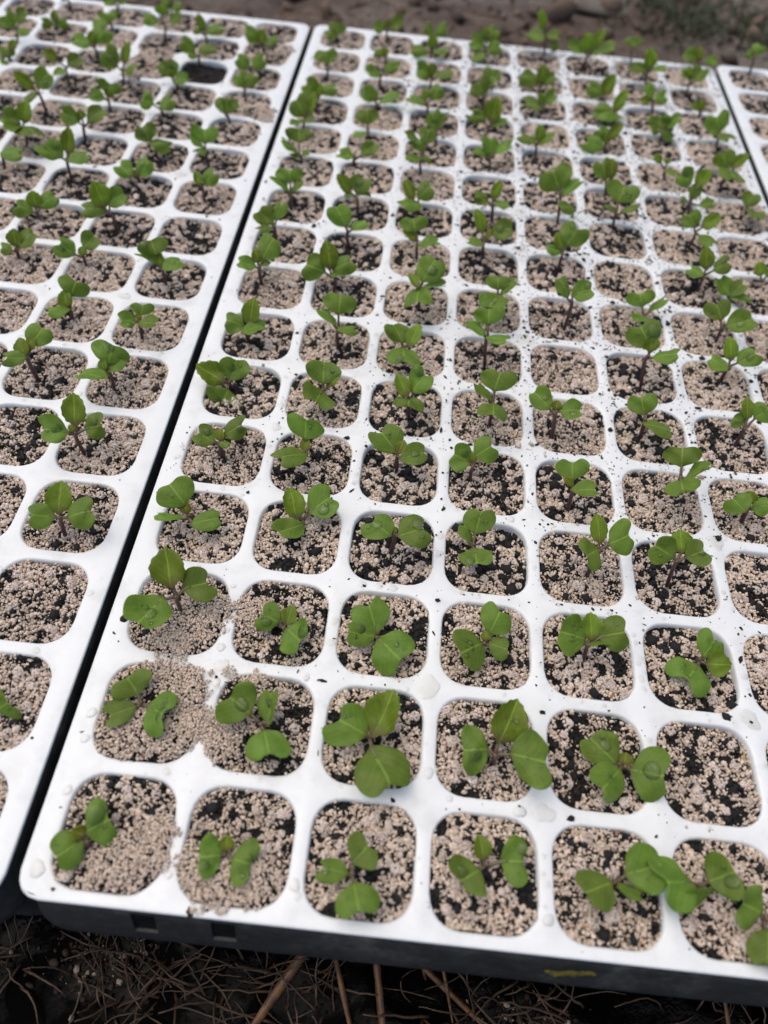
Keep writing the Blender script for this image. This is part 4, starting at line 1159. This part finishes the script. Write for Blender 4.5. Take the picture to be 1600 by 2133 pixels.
# ---------------------------------------------------------------- dead grass on the film in front
def film_z(x, y):
    return float(fz(np.array([x]), np.array([y]))[0])
def strand(g, p0, p1, sag, rad, n=9, flat=0.0):
    p0, p1 = np.array(p0, float), np.array(p1, float)
    s = np.linspace(0, 1, n)[:, None]
    c = (p0 + p1) / 2 + np.array([g.normal() * 0.12, g.normal() * 0.08, sag])
    pts = p0 * (1 - s) ** 2 + 2 * c * s * (1 - s) + p1 * s ** 2
    pts = pts + g.normal(size=(n, 3)) * rad * 0.35
    return tube(pts, rad * (1 - 0.55 * np.linspace(0, 1, n)), 6)

def join_tubes(lst):
    V, F, n0 = [], [], 0
    for v, f, _ in lst:
        V += list(v)
        F += [[a + n0 for a in q] for q in f]
        n0 += len(v)
    return V, F
g = np.random.default_rng(33)
lst = []
for i in range(260):
    cx = g.choice([0.45, 1.15, 2.0, 3.6, 4.4, 6.3, -0.8, -2.2])
    x = cx + g.normal() * 0.32
    y = -0.45 + g.normal() * 0.22
    zz = film_z(x, y)
    an = g.uniform(0, 6.28)
    ln = g.uniform(0.25, 0.8)
    lst.append(strand(g, (x, y, zz + 0.01), (x + math.cos(an) * ln, y + math.sin(an) * ln * 0.7, zz + g.uniform(0.0, 0.35)), g.uniform(0.02, 0.2), g.uniform(0.006, 0.016)))
V, F = join_tubes(lst)
link('dead_grass', make_mesh('dead_grass', V, F, M_TWIG), label='tangle of dead brown grass on the black film below the carriers', cat='dead grass', kind='stuff')

def blade(p0, p1, sag, wd, twist, g):
    """flat dry blade with a folded middle and real thickness"""
    n = 12
    p0, p1 = np.array(p0, float), np.array(p1, float)
    s = np.linspace(0, 1, n)[:, None]
    c = (p0 + p1) / 2 + np.array([0, 0, sag])
    pts = p0 * (1 - s) ** 2 + 2 * c * s * (1 - s) + p1 * s ** 2
    d = p1 - p0
    sd_ = np.cross(d, [0, 0, 1])
    sd_ /= np.linalg.norm(sd_)
    V, F = [], []
    for i in range(n):
        u = i / (n - 1)
        wv = wd * (0.75 + 0.25 * math.sin(u * 3.1)) * (1 - 0.55 * u ** 2) * (1 + 0.08 * g.normal())
        a = twist * u
        sv = sd_ * math.cos(a) + np.array([0, 0, 1]) * math.sin(a)
        nv_ = np.cross(d / np.linalg.norm(d), sv)
        for q, hgt in ((-1, 0), (0, -0.5), (1, 0)):
            V.append(pts[i] + sv * q * wv + nv_ * hgt * wv + nv_ * 0.004)
        for q, hgt in ((-1, 0), (0, -0.5), (1, 0)):
            V.append(pts[i] + sv * q * wv + nv_ * hgt * wv - nv_ * 0.004)
    for i in range(n - 1):
        o, p = i * 6, (i + 1) * 6
        F += [[o, o + 1, p + 1, p], [o + 1, o + 2, p + 2, p + 1], [o + 4, o + 3, p + 3, p + 4], [o + 5, o + 4, p + 4, p + 5],
              [o + 3, o, p, p + 3], [o + 2, o + 5, p + 5, p + 2]]
    F += [[0, 3, 4, 1], [1, 4, 5, 2]]
    return V, F
BL = [((2.10, -0.05, 0.22), (1.55, -0.95, 0.06), 0.05, 0.055, 0.6, 'broad orange straw blade leaning left below the middle carrier'),
      ((2.35, -0.05, 0.20), (2.75, -1.05, 0.05), 0.12, 0.030, 0.9, 'narrow orange straw blade curving right below the middle carrier'),
      ((2.75, 0.0, 0.2), (2.95, -0.95, 0.05), 0.06, 0.042, -0.5, 'wide brown straw blade hanging steeply below the middle carrier'),
      ((3.15, -0.05, 0.18), (4.00, -0.62, 0.06), 0.02, 0.035, 0.5, 'long tan straw blade lying toward the lower right'),
      ((3.40, -0.02, 0.2), (3.55, -0.52, 0.06), 0.05, 0.020, 0.3, 'short thin straw blade beside the long tan one'),
      ((1.75, 0.0, 0.12), (2.3, -0.12, 0.16), 0.05, 0.030, 0.2, 'short orange straw blade tucked under the carrier edge'),
      ((6.15, -0.05, 0.16), (6.20, -0.55, 0.05), 0.04, 0.025, 0.4, 'small tan straw blade below the right part of the carrier'),
      ((6.75, -0.10, 0.16), (6.95, -0.62, 0.05), 0.04, 0.032, 0.4, 'tan straw blade at the bottom right corner')]
for p0, p1, sag, wd, tw, lab in BL:
    a = (p0[0], p0[1], film_z(p0[0], p0[1]) + p0[2])
    c = (p1[0], p1[1], film_z(p1[0], p1[1]) + p1[2] * 0.5)
    V, F = blade(a, c, sag, wd * 0.95, tw, g)
    link('straw_blade', make_mesh('straw_blade', V, F, M_STRAW), label=lab, cat='straw', group='dry straw blades on the film')

# crumbs fallen on the film, bottom left
n = 420
x = np.concatenate([g.normal(0.15, 0.28, n), g.normal(4.2, 0.25, n // 3)])
y = np.concatenate([g.normal(-0.32, 0.16, n), g.normal(-0.42, 0.12, n // 3)])
n = len(x)
z = fz(x, y) + 0.012
sz = np.exp(g.normal(math.log(0.012), 0.5, n))
pale = g.random(n) < 0.16
col = np.where(pale[:, None], np.array([0.30, 0.24, 0.18]), np.array([0.035, 0.022, 0.013])) * g.uniform(0.6, 1.3, (n, 1))
V, F = pebbles(np.column_stack([x, y, z]), sz, np.clip(1 + 0.3 * g.normal(size=(n, 3)), 0.5, 1.7), g)
link('fallen_soil', make_mesh('fallen_soil', V, F, M_SOIL, colors=np.repeat(col, len(ICO_V), 0)), label='brown soil with pale grains fallen on the film, bottom left', cat='soil', kind='stuff')
pv, pf = pebbles(np.array([[0.0, 0.0, 0.0]]), np.array([0.055]), np.array([[1.0, 0.62, 0.6]]), g, 0.08)
link('pebble', make_mesh('pebble', pv, pf, M_STONE), label='small oval pebble resting on the left carrier corner, beside the gap', cat='pebble', loc=(-0.42, -0.150, -0.12))

# ---------------------------------------------------------------- beyond the trays: clods, stones, grass
g = np.random.default_rng(55)
n = 1700
x, y = g.uniform(-12, 18, n), g.uniform(16.6, 32, n)
sz = np.exp(g.normal(math.log(0.07), 0.6, n))
z = gz(x, y) + sz * 0.2
col = np.array([0.11, 0.075, 0.052]) * g.uniform(0.35, 1.6, (n, 1))
V, F = pebbles(np.column_stack([x, y, z]), sz, np.clip(1 + 0.3 * g.normal(size=(n, 3)), 0.5, 1.7), g)
link('dirt_clods', make_mesh('dirt_clods', V, F, M_SOIL, colors=np.repeat(col, len(ICO_V), 0)), label='loose brown dirt clods on the ground behind the trays', cat='dirt', kind='stuff')

def stone(cx, cy, rx, ry, rz, lab):
    bm = bmesh.new()
    bmesh.ops.create_icosphere(bm, subdivisions=3, radius=1.0)
    f = Field(np.random.default_rng(int(cx * 31 + 700)), 10, 1.2, 5)
    V = []
    for v in bm.verts:
        q = np.array(v.co[:])
        k = 1 + 0.16 * float(f(np.array([q[0] * 1.3 + q[2]]), np.array([q[1] * 1.3 - q[2]]))[0])
        V.append(q * k * [rx, ry, rz])
    F = [[a.index for a in p.verts] for p in bm.faces]
    bm.free()
    link('stone', make_mesh('stone', V, F, M_STONE), label=lab, cat='stone', group='grey stones behind the trays', loc=(cx, cy, float(gz(np.array([cx]), np.array([cy]))[0]) + rz * 0.25))
stone(2.9, 23.9, 2.2, 0.9, 0.22, 'broad grey stone lying on the ground behind the middle tray, at the top edge')
stone(6.4, 22.9, 1.5, 0.7, 0.2, 'pale grey stone on the ground left of the dark grass clump')
stone(-0.6, 23.2, 1.2, 0.6, 0.2, 'dark grey stone at the top edge, above the black gap')

lst = []
for i in range(420):
    k = g.choice(3, p=[0.55, 0.3, 0.15])
    cx, cy, sx, sy = ((8.9, 22.3, 0.9, 0.8), (11.2, 22.6, 0.8, 0.9), (9.8, 24.6, 1.6, 0.8))[k]
    x, y = cx + g.normal() * sx, cy + g.normal() * sy
    zz = float(gz(np.array([x]), np.array([y]))[0])
    an = g.uniform(0, 6.28)
    ln = g.uniform(0.2, 0.8)
    lst.append(strand(g, (x, y, zz - 0.02), (x + math.cos(an) * ln * 0.7, y + math.sin(an) * ln * 0.7, zz + g.uniform(0.05, 0.4)), 0.15, g.uniform(0.012, 0.028), n=5))
V, F = join_tubes(lst)
link('grass', make_mesh('grass', V, F, M_GRASS), label='dark green grass growing behind the trays at the top right', cat='grass', kind='stuff')
lst = []
for i in range(260):
    x, y = g.uniform(-9, 13), g.uniform(17.5, 27)
    zz = float(gz(np.array([x]), np.array([y]))[0])
    an = g.uniform(0, 6.28)
    ln = g.uniform(0.3, 1.4)
    lst.append(strand(g, (x, y, zz + 0.02), (x + math.cos(an) * ln, y + math.sin(an) * ln, zz + 0.05), 0.06, g.uniform(0.012, 0.03), n=5))
V, F = join_tubes(lst)
link('dry_litter', make_mesh('dry_litter', V, F, M_STRAW), label='dry stalks littering the brown ground behind the trays', cat='litter', kind='stuff')
